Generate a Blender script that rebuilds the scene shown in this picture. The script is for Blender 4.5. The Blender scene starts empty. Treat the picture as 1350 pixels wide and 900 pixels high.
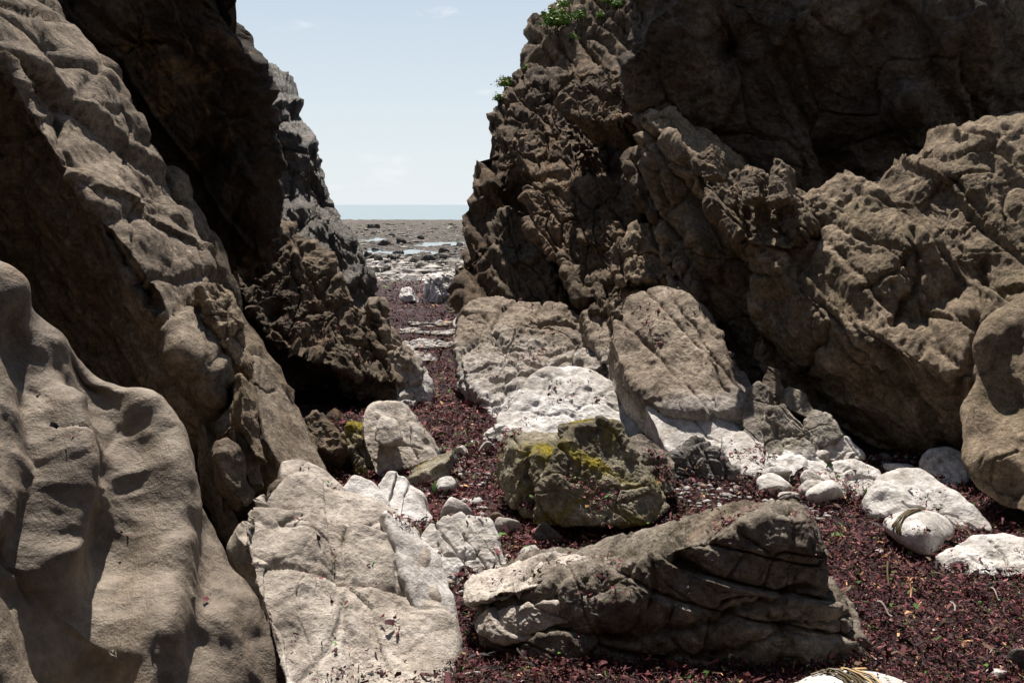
import bpy, bmesh, math, random
import numpy as np
from mathutils import Vector
rad = math.radians
S = bpy.context.scene
C = S.collection
F32 = np.float32

# ------------------------------------------------------------------ camera
CAM_Z, F_PX, PITCH = 1.8, 1312.5, rad(7.81)
cam_d = bpy.data.cameras.new('camera'); cam_d.lens = 35; cam_d.sensor_width = 36
cam_d.clip_start = 0.05; cam_d.clip_end = 60000
cam = bpy.data.objects.new('camera', cam_d); C.objects.link(cam)
cam.location = (0, 0, CAM_Z); cam.rotation_euler = (rad(90) - PITCH, 0, 0)
S.camera = cam

# ------------------------------------------------------------------ sky, sun, exposure
SUN_AZ, SUN_EL = rad(-10), rad(64)          # azimuth from +Y (straight ahead), negative = to the left
world = bpy.data.worlds.new('World'); S.world = world; world.use_nodes = True
wn, wl = world.node_tree.nodes, world.node_tree.links
wn.clear()
w_out = wn.new('ShaderNodeOutputWorld'); w_bg = wn.new('ShaderNodeBackground'); w_bg.inputs[1].default_value = 0.052
sky = wn.new('ShaderNodeTexSky'); sky.sky_type = 'NISHITA'; sky.sun_disc = False
sky.sun_elevation = SUN_EL; sky.sun_rotation = SUN_AZ
sky.altitude = 0; sky.air_density = 1.0; sky.dust_density = 0.15; sky.ozone_density = 1.0
# pale sea haze low down all round, and a little thin cloud
tc = wn.new('ShaderNodeTexCoord'); sx = wn.new('ShaderNodeSeparateXYZ'); wl.new(tc.outputs['Generated'], sx.inputs[0])
def wmath(op, a, b):
    o = wn.new('ShaderNodeMath'); o.operation = op
    for k, v in enumerate((a, b)):
        if isinstance(v, (int, float)): o.inputs[k].default_value = v
        else: wl.new(v, o.inputs[k])
    return o.outputs[0]
hz = wmath('MULTIPLY', wmath('POWER', 2.718, wmath('MULTIPLY', wmath('MAXIMUM', sx.outputs[2], 0.0), -2.5)), 0.93)
mp = wn.new('ShaderNodeMapping'); mp.inputs['Scale'].default_value = (6, 6, 15); mp.inputs['Location'].default_value = (.3, .1, .55)
nz = wn.new('ShaderNodeTexNoise'); nz.inputs['Scale'].default_value = 1.9; nz.inputs['Detail'].default_value = 8; nz.inputs['Roughness'].default_value = .6
wl.new(tc.outputs['Generated'], mp.inputs[0]); wl.new(mp.outputs[0], nz.inputs['Vector'])
rp = wn.new('ShaderNodeMapRange'); rp.inputs[1].default_value = .58; rp.inputs[2].default_value = .78; rp.inputs[4].default_value = .7; wl.new(nz.outputs[0], rp.inputs[0])
m1 = wn.new('ShaderNodeMixRGB'); m1.inputs[2].default_value = (9.2, 9.9, 10.5, 1); wl.new(hz, m1.inputs[0]); wl.new(sky.outputs[0], m1.inputs[1])
mx = wn.new('ShaderNodeMixRGB'); mx.inputs[2].default_value = (11.2, 11.4, 11.6, 1); wl.new(rp.outputs[0], mx.inputs[0]); wl.new(m1.outputs[0], mx.inputs[1])
wl.new(mx.outputs[0], w_bg.inputs[0]); wl.new(w_bg.outputs[0], w_out.inputs[0])
sd = bpy.data.lights.new('sun', 'SUN'); sd.energy = 5.0; sd.angle = rad(0.53); sd.color = (1, 0.93, 0.84)
sun = bpy.data.objects.new('sun', sd); C.objects.link(sun)
to_sun = Vector((math.sin(SUN_AZ) * math.cos(SUN_EL), math.cos(SUN_AZ) * math.cos(SUN_EL), math.sin(SUN_EL)))
sun.rotation_euler = to_sun.to_track_quat('Z', 'Y').to_euler(); sun.location = (0, 0, 30)
S.view_settings.view_transform = 'Standard'; S.view_settings.look = 'None'
S.view_settings.exposure = 0.76; S.view_settings.gamma = 1; S.view_settings.use_curve_mapping = False
S.cycles.use_denoising = True; S.cycles.max_bounces = 6; S.cycles.diffuse_bounces = 1

# ------------------------------------------------------------------ pixels <-> positions (photo is 1350 x 900)
CP, SP = math.cos(PITCH), math.sin(PITCH)
def ray(px, py):
    a, b = (px - 675) / F_PX, (450 - py) / F_PX
    return np.array((a, CP + b * SP, -SP + b * CP))
def P(px, py, Y):
    r = ray(px, py); t = Y / r[1]
    return np.array((r[0] * t, Y, CAM_Z + r[2] * t))
def project(V):
    d = V - np.array((0, 0, CAM_Z)); dep = d[:, 1] * CP - d[:, 2] * SP; up = d[:, 1] * SP + d[:, 2] * CP
    dep = np.maximum(dep, 1e-3)
    return 675 + F_PX * d[:, 0] / dep, 450 - F_PX * up / dep, dep
def on_plane(anchor, n, pixels):
    """points where the pixels' rays meet the bedding plane through anchor=(px,py,Y) with normal n"""
    n = np.array(n, float); c = P(*anchor); o = np.array((0, 0, CAM_Z)); k = n @ (c - o); out = []
    for px, py in pixels:
        r = ray(px, py); out.append(o + r * (k / (n @ r)))
    return np.array(out)

# ------------------------------------------------------------------ noise (numpy)
_r = np.random.RandomState(7)
PERM = np.concatenate([_r.permutation(256)] * 3).astype(np.int32)
GR = _r.normal(size=(256, 3)).astype(F32); GR /= np.linalg.norm(GR, axis=1)[:, None]
RV = _r.rand(256, 4).astype(F32)
def noise(p):
    p = p.astype(F32); i0 = np.floor(p); f = p - i0; i = i0.astype(np.int32) & 255
    u = f * f * f * (f * (f * 6 - 15) + 10); out = 0
    for dx in (0, 1):
        wx = u[:, 0] if dx else 1 - u[:, 0]; hx = PERM[i[:, 0] + dx]
        for dy in (0, 1):
            wy = wx * (u[:, 1] if dy else 1 - u[:, 1]); hy = PERM[hx + i[:, 1] + dy]
            for dz in (0, 1):
                g = GR[PERM[hy + i[:, 2] + dz]]
                out = out + wy * (u[:, 2] if dz else 1 - u[:, 2]) * (g[:, 0] * (f[:, 0] - dx) + g[:, 1] * (f[:, 1] - dy) + g[:, 2] * (f[:, 2] - dz))
    return out * 1.5
def fbm(p, o=4, g=0.5, ridged=False):
    s = 0; a = 1.0; t = 0
    for k in range(o):
        n = noise(p * (2.03 ** k) + 17.3 * k)
        s = s + a * (1 - 2 * np.abs(n) if ridged else n); t += a; a *= g
    return s / t
def worley(p):
    """F1, F2, random value of the nearest cell, conchoidal scoop between cells"""
    p = p.astype(F32); i0 = np.floor(p); f = p - i0; i = i0.astype(np.int32)
    F1 = np.full(len(p), 9, F32); F2 = np.full(len(p), 9, F32); R = np.zeros(len(p), F32); T = np.full(len(p), 9, F32)
    for dx in (-1, 0, 1):
        hx = PERM[(i[:, 0] + dx) & 255]
        for dy in (-1, 0, 1):
            hy = PERM[hx + ((i[:, 1] + dy) & 255)]
            for dz in (-1, 0, 1):
                h = PERM[hy + ((i[:, 2] + dz) & 255)]; o = RV[h]
                ex = f[:, 0] - dx - o[:, 0]; ey = f[:, 1] - dy - o[:, 1]; ez = f[:, 2] - dz - o[:, 2]
                d = ex * ex + ey * ey + ez * ez
                near = d < F1; g = GR[h]
                F2 = np.where(near, F1, np.minimum(F2, d)); R = np.where(near, o[:, 3], R); F1 = np.where(near, d, F1)
                T = np.minimum(T, d + 1.1 * (g[:, 0] * ex + g[:, 1] * ey + g[:, 2] * ez))
    return np.sqrt(F1), np.sqrt(F2), R, T
def sstep(a, b, x):
    t = np.clip((x - a) / (b - a), 0, 1); return t * t * (3 - 2 * t)

# ------------------------------------------------------------------ the ground's height
POOLS = []            # (x, y, rx, ry, z) filled below
def base_z(x, y):
    z = np.interp(y, [0, 13, 20, 30, 45, 80, 130, 270, 300], [0, 0, -.12, -.5, -1.2, -1.9, -2.15, -2.35, -3.2])
    return z
def ground_z(x, y):
    x = np.asarray(x, float); y = np.asarray(y, float); sh = x.shape; x = x.ravel(); y = y.ravel()
    p = np.stack([x, y, 0 * x], 1)
    near = 1 - sstep(24, 34, y)
    z = base_z(x, y) + near * (0.07 * fbm(p * 0.9, 3) + 0.035 * fbm(p * 4, 3))
    far = sstep(27, 40, y)
    if (far > 0).any():
        q = p * np.array((0.16, 0.10, 1)); k = np.minimum(1, y / 60 + .2)
        z = z + far * (k * .55 * fbm(q, 5, .62, True) - .22 + .34 * k * fbm(p * np.array((.9, .5, 1)), 4, .65))
    for (cx, cy, rx, ry, pz) in POOLS:
        d = ((x - cx) / rx) ** 2 + ((y - cy) / ry) ** 2
        w = np.exp(-d * d)
        z = z * (1 - w) + w * (pz - .10 + .16 * fbm(p * np.array((.5, .22, 1)), 4, .6))
    return z.reshape(sh)
def ground_hit(px, py):
    r = ray(px, py); t = 3.0
    for _ in range(25):
        z = float(ground_z(np.array([r[0] * t]), np.array([r[1] * t]))[0]); t = t + .8 * ((z - CAM_Z) / r[2] - t)
    return np.array((r[0] * t, r[1] * t, z))

# ------------------------------------------------------------------ materials
class NT:
    def __init__(s, name):
        s.m = bpy.data.materials.new(name); s.m.use_nodes = True; s.t = s.m.node_tree; s.b = s.t.nodes['Principled BSDF']
        s.pos = s.n('ShaderNodeNewGeometry').outputs['Position']
    def n(s, kind, **kw):
        o = s.t.nodes.new(kind)
        for k, v in kw.items(): setattr(o, k, v)
        return o
    def l(s, a, b): s.t.links.new(a, b)
    def put(s, sock, v):
        if hasattr(v, 'is_linked') or isinstance(v, bpy.types.NodeSocket): s.l(v, sock)
        else: sock.default_value = v
    def mapv(s, scale, rot=(0, 0, 0)):
        m = s.n('ShaderNodeMapping'); s.l(s.pos, m.inputs[0]); m.inputs['Scale'].default_value = scale; m.inputs['Rotation'].default_value = rot
        return m.outputs[0]
    def noise(s, scale, detail=6, rough=.55, vec=None, dist=0):
        o = s.n('ShaderNodeTexNoise'); s.l(vec or s.pos, o.inputs['Vector'])
        o.inputs['Scale'].default_value = scale; o.inputs['Detail'].default_value = detail
        o.inputs['Roughness'].default_value = rough; o.inputs['Distortion'].default_value = dist
        return o.outputs[0]
    def vor(s, scale, vec=None, feature='F1'):
        o = s.n('ShaderNodeTexVoronoi', feature=feature); s.l(vec or s.pos, o.inputs['Vector']); o.inputs['Scale'].default_value = scale
        return o.outputs[0]
    def math(s, op, a, b=0.0, c=0.0):
        o = s.n('ShaderNodeMath', operation=op)
        for k, v in enumerate((a, b, c)): s.put(o.inputs[k], v)
        return o.outputs[0]
    def step(s, x, a, b):
        o = s.n('ShaderNodeMapRange', interpolation_type='SMOOTHSTEP'); s.put(o.inputs[0], x)
        o.inputs[1].default_value = a; o.inputs[2].default_value = b
        return o.outputs[0]
    def mix(s, f, a, b, mode='MIX'):
        o = s.n('ShaderNodeMixRGB', blend_type=mode); s.put(o.inputs[0], f)
        for k, v in ((1, a), (2, b)): s.put(o.inputs[k], v if not isinstance(v, tuple) or len(v) == 4 else (*v, 1))
        return o.outputs[0]
    def ramp(s, x, stops):
        o = s.n('ShaderNodeValToRGB'); s.l(x, o.inputs[0]); e = o.color_ramp.elements
        while len(e) < len(stops): e.new(.5)
        for q, (p, c) in zip(e, stops): q.position = p; q.color = (*c, 1)
        return o.outputs[0]
    def bump(s, h, strength, dist, prev=None):
        o = s.n('ShaderNodeBump'); s.l(h, o.inputs['Height']); o.inputs['Strength'].default_value = strength; o.inputs['Distance'].default_value = dist
        if prev: s.l(prev, o.inputs['Normal'])
        return o.outputs[0]
    def out(s, col=None, rough=.85, nrm=None, spec=.3):
        if col is not None: s.put(s.b.inputs['Base Color'], col if not isinstance(col, tuple) else (*col, 1))
        s.put(s.b.inputs['Roughness'], rough); s.b.inputs['Specular IOR Level'].default_value = spec
        if nrm: s.l(nrm, s.b.inputs['Normal'])
        return s.m

def rock_mat(name, dark, mid, light, white=None, wcol=(.80, .775, .76), algae=None, streak=0, black=0, rough=.85, bump=.5, grain=60, spec=.25, warm=0, cracky=.0, mottle=1.0):
    t = NT(name)
    n1 = t.noise(1.1, 5, .6, dist=.6); n2 = t.noise(7, 6, .68); n3 = t.noise(grain, 4, .7)
    f = t.math('ADD', t.math('MULTIPLY', n1, .55), t.math('MULTIPLY', n2, .45))
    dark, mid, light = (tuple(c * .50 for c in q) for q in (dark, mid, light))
    col = t.ramp(f, [(.40, dark), (.5, mid), (.61, light)])
    if warm: col = t.mix(t.math('MULTIPLY', t.step(t.noise(2.3, 7, .65, dist=1), .54, .7), warm), col, (.30, .165, .065))
    if black:                                            # sea-blackened lichen crust
        k = t.math('MULTIPLY', t.step(t.noise(1.7, 9, .7, dist=.8), .47, .62), black)
        col = t.mix(k, col, (.030, .027, .026))
    if streak:                                           # run-off stains down the face
        k = t.step(t.noise(1, 7, .6, t.mapv((5, 5, .45)), .4), .52, .72)
        col = t.mix(t.math('MULTIPLY', k, streak), col, (.07, .052, .036))
    if white:                                            # scoured pale stone low down
        z0, z1 = white
        sep = t.n('ShaderNodeSeparateXYZ'); t.l(t.pos, sep.inputs[0])
        zz = t.math('ADD', sep.outputs[2], t.math('MULTIPLY', t.math('SUBTRACT', t.noise(1.4, 6, .6, dist=.4), .5), .9))
        k = t.step(zz, z1, z0)
        wc = t.mix(n2, tuple(c * .45 for c in wcol), tuple(c * .72 for c in wcol))
        wc = t.mix(t.math('MULTIPLY', t.step(t.noise(14, 8, .7), .58, .72), .5), wc, (.18, .15, .12))
        col = t.mix(k, col, wc)
    if algae:                                            # (amount, colour)
        k = t.math('MULTIPLY', t.step(t.noise(2.6, 8, .6, dist=.5), .48, .62), algae[0])
        col = t.mix(k, col, algae[1])
    gr = t.noise(24, 6, .74); g2 = t.noise(4.2, 6, .6, dist=1.2)
    col = t.mix(mottle, col, t.ramp(gr, [(.36, (.52, .50, .48)), (.5, (.98, .98, .98)), (.64, (1.42, 1.42, 1.42))]), 'MULTIPLY')
    col = t.mix(1.0, col, t.ramp(g2, [(.36, (.74, .72, .70)), (.5, (1, 1, 1)), (.64, (1.18, 1.19, 1.2))]), 'MULTIPLY')
    col = t.mix(mottle, col, t.ramp(t.noise(150, 4, .7), [(.34, (.70, .69, .68)), (.5, (1, 1, 1)), (.66, (1.25, 1.25, 1.25))]), 'MULTIPLY')
    col = t.mix(t.math('MULTIPLY', t.step(n3, .58, .72), .4 * mottle), col, tuple(c * .4 for c in dark))
    cv = t.n('ShaderNodeVectorMath', operation='ADD'); cn = t.n('ShaderNodeTexNoise'); cn.inputs['Scale'].default_value = 3; cn.inputs['Detail'].default_value = 5; t.l(t.pos, cn.inputs['Vector'])
    cs = t.n('ShaderNodeVectorMath', operation='SCALE'); cs.inputs['Scale'].default_value = .35; t.l(cn.outputs[1], cs.inputs[0]); t.l(t.pos, cv.inputs[0]); t.l(cs.outputs[0], cv.inputs[1])
    pt = t.math('MULTIPLY', t.step(t.vor(30, cv.outputs[0]), .30, .10), t.step(t.noise(2.2, 4, .6), .46, .60))
    ln = t.vor(3.2, cv.outputs[0], 'DISTANCE_TO_EDGE'); gate = t.step(t.noise(1.5, 3, .5), .45, .6)
    crk = t.math('MULTIPLY', t.step(ln, .022, .0), gate)                # hairline joints
    col = t.mix(t.math('MULTIPLY', crk, cracky * .5), col, (.06, .05, .04))
    b = t.bump(t.math('SUBTRACT', 1.0, pt), bump * .9, .02); b = t.bump(n2, bump, .10, b); b = t.bump(gr, bump * 1.1, .05, b); b = t.bump(n3, bump * 1.2, .022, b); b = t.bump(t.math('SUBTRACT', 1.0, crk), cracky, .015, b)
    b = t.bump(t.noise(260, 3, .6), bump * .9, .006, b)
    return t.out(col, t.math('ADD', rough - .12, t.math('MULTIPLY', n2, .2)), b, spec)

M = {}
TAN = ((.29, .225, .165), (.44, .35, .262), (.58, .475, .365))
M['tan'] = rock_mat('tan_limestone', *TAN, bump=.55, warm=.25, streak=.12)
M['tan_smooth'] = rock_mat('wave_smoothed_tan_limestone', *(tuple(c * .80 for c in q) for q in TAN), bump=.24, warm=.2, streak=.10, mottle=.4, spec=.4, rough=.7)
M['tan_rough'] = rock_mat('rough_tan_limestone', (0.204, 0.152, 0.103), (0.348, 0.263, 0.177), (0.516, 0.404, 0.285), bump=.6, warm=.25, black=.25)
M['cave'] = rock_mat('shade_darkened_cave_rock', (0.057, 0.039, 0.025), (0.103, 0.070, 0.044), (0.166, 0.116, 0.072), streak=.5, black=.5, bump=.6, warm=.6)  # base colour lowered to stand in for shade; streaks and crust are stains
M['black'] = rock_mat('black_crusted_rock', (0.149, 0.127, 0.103), (0.276, 0.230, 0.184), (0.460, 0.391, 0.322), white=(.1, .8), wcol=(.60, .54, .47), black=.6, bump=.8, rough=.52, spec=.5)
M['brown'] = rock_mat('brown_headland_rock', (0.204, 0.143, 0.095), (0.372, 0.264, 0.173), (0.576, 0.421, 0.280), white=(-.25, .3), wcol=(.55, .5, .44), black=.35, bump=.7, warm=.5)
M['over'] = rock_mat('brown_overhang_rock', (0.172, 0.131, 0.100), (0.286, 0.224, 0.169), (0.415, 0.326, 0.246), streak=.4, black=.35, bump=.7)
M['bulge'] = rock_mat('tan_grey_wall_rock', (0.337, 0.255, 0.174), (0.527, 0.403, 0.280), (0.716, 0.563, 0.400), bump=.6, algae=(.25, (.17, .15, .07)))
M['half'] = rock_mat('half_bleached_rock', (0.291, 0.224, 0.165), (0.426, 0.339, 0.255), (0.560, 0.459, 0.356), white=(-.05, .62), wcol=(.92, .89, .87), bump=.4)
M['white'] = rock_mat('sea_bleached_limestone', (0.862, 0.802, 0.742), (1.102, 1.048, 1.006), (1.258, 1.210, 1.174), bump=.3, wcol=(.7, .69, .68), spec=.3, mottle=.55, algae=(.28, (.30, .265, .21)))
M['cream'] = rock_mat('cream_limestone', (0.648, 0.564, 0.480), (0.855, 0.758, 0.661), (1.037, 0.946, 0.849), bump=.35, mottle=.6, algae=(.22, (.33, .26, .19)))
M['mossy'] = rock_mat('algae_covered_rock', (0.400, 0.350, 0.237), (0.587, 0.512, 0.362), (0.800, 0.712, 0.537), bump=.7, algae=(1.0, (.30, .24, .008)), black=.12)
M['block'] = rock_mat('dark_weathered_block', (0.356, 0.292, 0.227), (0.583, 0.494, 0.397), (0.892, 0.786, 0.664), bump=.8, algae=(.35, (.14, .12, .06)), black=.3)
M['grey'] = rock_mat('grey_white_stone', (.22, .20, .18), (.38, .355, .33), (.56, .53, .50), bump=.6, black=.2)
M['pillar'] = rock_mat('grey_tan_pillar_rock', (.34, .29, .235), (.52, .46, .39), (.72, .655, .58), bump=.4, white=(-.1, .3), algae=(.3, (.17, .15, .07)))
M['far'] = rock_mat('far_pale_rock', (.42, .37, .31), (.66, .60, .53), (.90, .85, .78), bump=.6)
M['fardark'] = rock_mat('far_dark_shelf_rock', (.07, .06, .05), (.14, .12, .10), (.23, .205, .175), bump=.8)

# ------------------------------------------------------------------ objects
def tag(o, label=None, cat=None, group=None, kind=None):
    for k, v in (('label', label), ('category', cat), ('group', group), ('kind', kind)):
        if v: o[k] = v
    return o
def empty(name, loc):
    o = bpy.data.objects.new(name, None); C.objects.link(o); o.location = loc; o.empty_display_size = .2
    return o
def mesh_obj(name, V, Fc, mat, parent=None, smooth=True, origin=None):
    V = np.asarray(V, F32)
    if origin is None: origin = np.array((V[:, 0].mean(), V[:, 1].mean(), V[:, 2].min()))
    me = bpy.data.meshes.new(name); n = len(Fc); k = Fc.shape[1]
    me.vertices.add(len(V)); me.vertices.foreach_set('co', (V - origin).astype(F32).ravel())
    me.loops.add(n * k); me.loops.foreach_set('vertex_index', Fc.astype(np.int32).ravel())
    me.polygons.add(n); me.polygons.foreach_set('loop_start', np.arange(0, n * k, k, dtype=np.int32))
    me.polygons.foreach_set('loop_total', np.full(n, k, np.int32))
    me.polygons.foreach_set('use_smooth', np.full(n, smooth))
    me.update(calc_edges=True); me.materials.append(mat)
    o = bpy.data.objects.new(name, me); C.objects.link(o)
    if parent:
        o.parent = parent; o.location = Vector(origin) - parent.location
    else: o.location = origin
    return o
_ico = {}
FREQ = {1: 1, 5: 13, 6: 27, 7: 43, 8: 74}
def ico(sub):
    """geodesic sphere: unit directions and triangles"""
    if sub not in _ico:
        bm = bmesh.new(); bmesh.ops.create_icosphere(bm, subdivisions=1, radius=1); bm.verts.ensure_lookup_table()
        v0 = np.array([v.co for v in bm.verts]); f0 = [[v.index for v in f.verts] for f in bm.faces]; bm.free()
        n = FREQ[sub]; ij = [(i, j) for i in range(n + 1) for j in range(n + 1 - i)]; at = {q: k for k, q in enumerate(ij)}
        w = np.array([(i, j, n - i - j) for i, j in ij]) / n
        tri = [(at[i, j], at[i + 1, j], at[i, j + 1]) for i in range(n) for j in range(n - i)] + [(at[i + 1, j], at[i + 1, j + 1], at[i, j + 1]) for i in range(n) for j in range(n - i - 1)]
        tri = np.array(tri); V = np.concatenate([w @ v0[f] for f in f0]); Fc = np.concatenate([tri + k * len(w) for k in range(20)])
        V /= np.linalg.norm(V, axis=1)[:, None]
        _, first, inv = np.unique(np.round(V, 5), axis=0, return_index=True, return_inverse=True)
        _ico[sub] = (V[first].astype(F32), inv.ravel()[Fc].astype(np.int32))
    return _ico[sub]
def normals(V, Fc):
    a, b, c = V[Fc[:, 0]], V[Fc[:, 1]], V[Fc[:, 2]]; fn = np.cross(b - a, c - a); N = np.empty_like(V)
    for k in range(3):
        N[:, k] = np.bincount(Fc.ravel(), np.repeat(fn[:, k], 3), len(V))
    return N / np.maximum(np.linalg.norm(N, axis=1), 1e-12)[:, None]
def hull_planes(pts):
    bm = bmesh.new()
    for p in pts: bm.verts.new(p)
    bmesh.ops.convex_hull(bm, input=bm.verts); bm.normal_update()
    c = np.mean([v.co for v in bm.verts if v.link_faces], axis=0)
    n, d, w = [], [], []
    for f in bm.faces:
        a = f.calc_area()
        if a < 1e-7: continue
        m = np.array(f.normal); k = m @ (np.array(f.verts[0].co) - c)
        if k < 0: m, k = -m, -k
        for q in range(len(n)):                       # merge nearly coplanar faces
            if m @ n[q] > .995 and abs(k - d[q]) < .03 * (k + d[q]): break
        else: n.append(m); d.append(max(k, 1e-3))
    bm.free()
    return c, np.array(n, F32), np.array(d, F32)
BED = np.array((.80, -.06, .60))                      # bedding: beds dip steeply to the right
BED /= np.linalg.norm(BED)
ROCKS = []                                            # (verts, normals, faces) for scattering weed
CAMP = np.array((0, 0, CAM_Z), F32)

def shape_verts(pts, sub, p, bias=.58):
    c, n, d = hull_planes(pts); U, Fc = ico(sub)
    X = np.asarray(pts) - c; w, E = np.linalg.eigh(X.T @ X / len(X)); A = (E * np.sqrt(np.maximum(w, 1e-4))) @ E.T
    v = np.linalg.solve(A, CAMP - c); v /= np.linalg.norm(v)
    D = U + bias * v.astype(F32); D /= np.linalg.norm(D, axis=1)[:, None]
    D = D @ A.T.astype(F32)
    q = np.maximum((D @ n.T) / d, 0)
    mx_ = q.max(1); r = 1 / (mx_ * ((q / mx_[:, None]) ** p).sum(1) ** (1 / p))
    return (c + D * r[:, None]).astype(np.float64), Fc, c

def surf_points(V, N, poly):
    """the surface point met by each pixel's ray"""
    x, y, dep = project(V); fr = ((CAMP - V) * N).sum(1) > 0; out = []
    for px, py in poly:
        d2 = (x - px) ** 2 + (y - py) ** 2
        s = d2.min() + 16
        k = np.where((d2 <= s) & fr)[0]
        if len(k) == 0: k = np.array([d2.argmin()])
        out.append(V[k[dep[k].argmin()]])
    return np.array(out)

def frame(n):
    n = n / np.linalg.norm(n); a = np.cross(n, (0, 1, 0)); a /= np.linalg.norm(a); b = np.cross(n, a)
    return np.stack([a, b, n], 1)

def rock(name, pts, mat, sub=6, p=14., seed=0, lo=None, strata=None, cell=None, mid=None, hi=None, pit=None, bumps=(), cracks=(), parent=None, flat=False, origin=None):
    pts = np.asarray(pts, float); V, Fc, c = shape_verts(pts, sub, p if p <= 9 else p * 1.8); off = np.array((seed * 3.7, seed * 1.9, seed * 5.3))
    N = normals(V, Fc)
    if lo: V = V + N * (lo[1] * fbm(((V @ frame(BED)) * np.array((lo[2], 1, 1)) if len(lo) > 2 else V) * lo[0] + off, 3))[:, None]; N = normals(V, Fc)
    V0 = V.copy()
    for (px, py, rpx, amt) in bumps:
        q = surf_points(V, N, [(px, py)])[0]; R = rpx / F_PX * q[1]
        d = ((V - q) ** 2).sum(1) / R ** 2
        m = N[np.exp(-d) > .5].mean(0) if (np.exp(-d) > .5).any() else N[0]
        V = V + m / max(np.linalg.norm(m), 1e-6) * (amt * np.exp(-d))[:, None]
    if bumps: N = normals(V, Fc)
    D = np.zeros(len(V))
    for th, amp, grv, sn, warp in ([strata] if isinstance(strata, tuple) else strata or []):
        sn = np.asarray(sn, float); sn = sn / np.linalg.norm(sn)
        s = (V0 @ sn) / th + warp * fbm(V0 * (.14 / th) + off, 3); s = s + .35 * np.sin(s * 1.7 + seed)
        i = np.floor(s); f = s - i; h = RV[(i.astype(int) * 7 + seed * 13) & 255, 0]; h2 = RV[((i.astype(int) + 1) * 7 + seed * 13) & 255, 0]
        D += amp * (h + (h2 - h) * sstep(.86, 1.0, f) - .5) + amp * .45 * (f - .5)
        e = np.minimum(f, 1 - f); gate = sstep(-.25, .15, fbm(V0 * .27 / th + off + 9, 2))
        D -= grv * np.exp(-(e / .07) ** 2) * gate
    if cell:
        fr, amp, grv, an = cell[:4]; tf = cell[4] if len(cell) > 4 else .6; B = frame(BED)
        q = (V0 @ B) * fr * np.array((1, an, 1.25)) + off; q = q + .35 * np.stack([noise(q * 1.3), noise(q * 1.3 + 31), noise(q * 1.3 + 77)], 1)
        a, b, r, tl = worley(q)
        D += amp * .5 * (r - .5) + amp * 1.7 * tf * tl - grv * (1 - sstep(0, .07, b - a))
        q = q * 2.7 + 11; a, b, r, tl = worley(q)
        D += amp * .12 * (r - .5) + amp * tf * .65 * tl - grv * .25 * (1 - sstep(0, .08, b - a))
    if mid: D += mid[1] * fbm(V0 * mid[0] + off + 3, 4, .55, True)
    if hi:
        D += hi[1] * fbm((V0 @ frame(BED)) * hi[0] * np.array((.5, 1.1, 1.9)) + off + 5, 4, .62, bool(cell)) * (1.0 if not cell else .8)
    if pit:
        a, b, r, tl = worley(V0 * pit[0] + .25 * noise(V0 * pit[0])[:, None] + off)
        gate = sstep(-.05, .25, fbm(V0 * pit[0] * .12 + off, 3))
        D -= pit[1] * (1 - sstep(.12, .5, a)) * gate
    D -= D.mean()
    for (poly, wid, dep) in cracks:
        if wid < .021: wid, dep = wid * .62, dep * .6
        poly = np.array(poly, float); L = np.hypot(*np.diff(poly, axis=0).T); n_ = max(3, int(L.sum() / 4))
        tt = np.concatenate([[0], np.cumsum(L)]); ss = np.linspace(0, tt[-1], n_)
        pp = np.stack([np.interp(ss, tt, poly[:, 0]), np.interp(ss, tt, poly[:, 1])], 1)
        jr = np.random.RandomState(int(abs(poly).sum()) % 9999); jx = np.linspace(0, 1, max(3, n_ // 3)); jt = np.linspace(0, 1, n_)
        pp = pp + np.stack([np.interp(jt, jx, jr.normal(scale=3.2, size=len(jx))) for _ in (0, 1)], 1)
        q = surf_points(V, N, pp)
        W = V + .6 * wid * np.stack([noise(V / wid * .25), noise(V / wid * .25 + 40), noise(V / wid * .25 + 80)], 1)
        q = np.stack([np.convolve(np.pad(q[:, k], 1, 'edge'), (.25, .5, .25), 'valid') for k in range(3)], 1)
        box = ((W > q.min(0) - 5 * wid) & (W < q.max(0) + 5 * wid)).all(1); ib = np.where(box)[0]; Wb = W[ib]; db = np.full(len(ib), 1e9)
        for u, v in zip(q[:-1], q[1:]):
            e = v - u; t_ = np.clip(((Wb - u) @ e) / max(e @ e, 1e-9), 0, 1); db = np.minimum(db, ((Wb - u - t_[:, None] * e) ** 2).sum(1))
        D[ib] -= dep * np.exp(-db / (wid * .8) ** 2)
    V = V + N * D[:, None]
    o = mesh_obj(name, V, Fc, M[mat], parent, not flat, origin)
    ROCKS.append((o, V, Fc))
    return o

def slab(anchor, n, pixels, back, extra=()):
    a = on_plane(anchor, n, pixels)
    return np.concatenate([a, a + np.array(back)] + ([np.array([P(*e) for e in extra])] if len(extra) else []))
def PX(*pts): return np.array([P(*q) for q in pts])

# ================================================================== the setting: foreshore, sea
def pool_at(px, py, wpx, hpx):
    # a pool lies on the shelf: the row gives its distance over the shelf's mean level
    r = ray(px, py); t = 60.
    for _ in range(30): t = t + .8 * ((base_z(0, r[1] * t) - .05 - CAM_Z) / r[2] - t)
    x, y = r[0] * t, r[1] * t
    r2 = ray(px, py + hpx); t2 = (base_z(0, y) - CAM_Z) / r2[2]
    return (x, y, wpx / F_PX * y, max(3., y - r2[1] * t2), float(base_z(0, y)) - .05)
for q in ((492, 316, 24, 2.6), (582, 322, 36, 3.8), (545, 334, 40, 5.5), (488, 333, 18, 6), (541, 343, 10, 2.6), (578, 338, 9, 2.4)): POOLS.append(pool_at(*q)); POOLS[-1] = (*POOLS[-1][:4], POOLS[-1][4] - .006 * len(POOLS))

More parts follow.
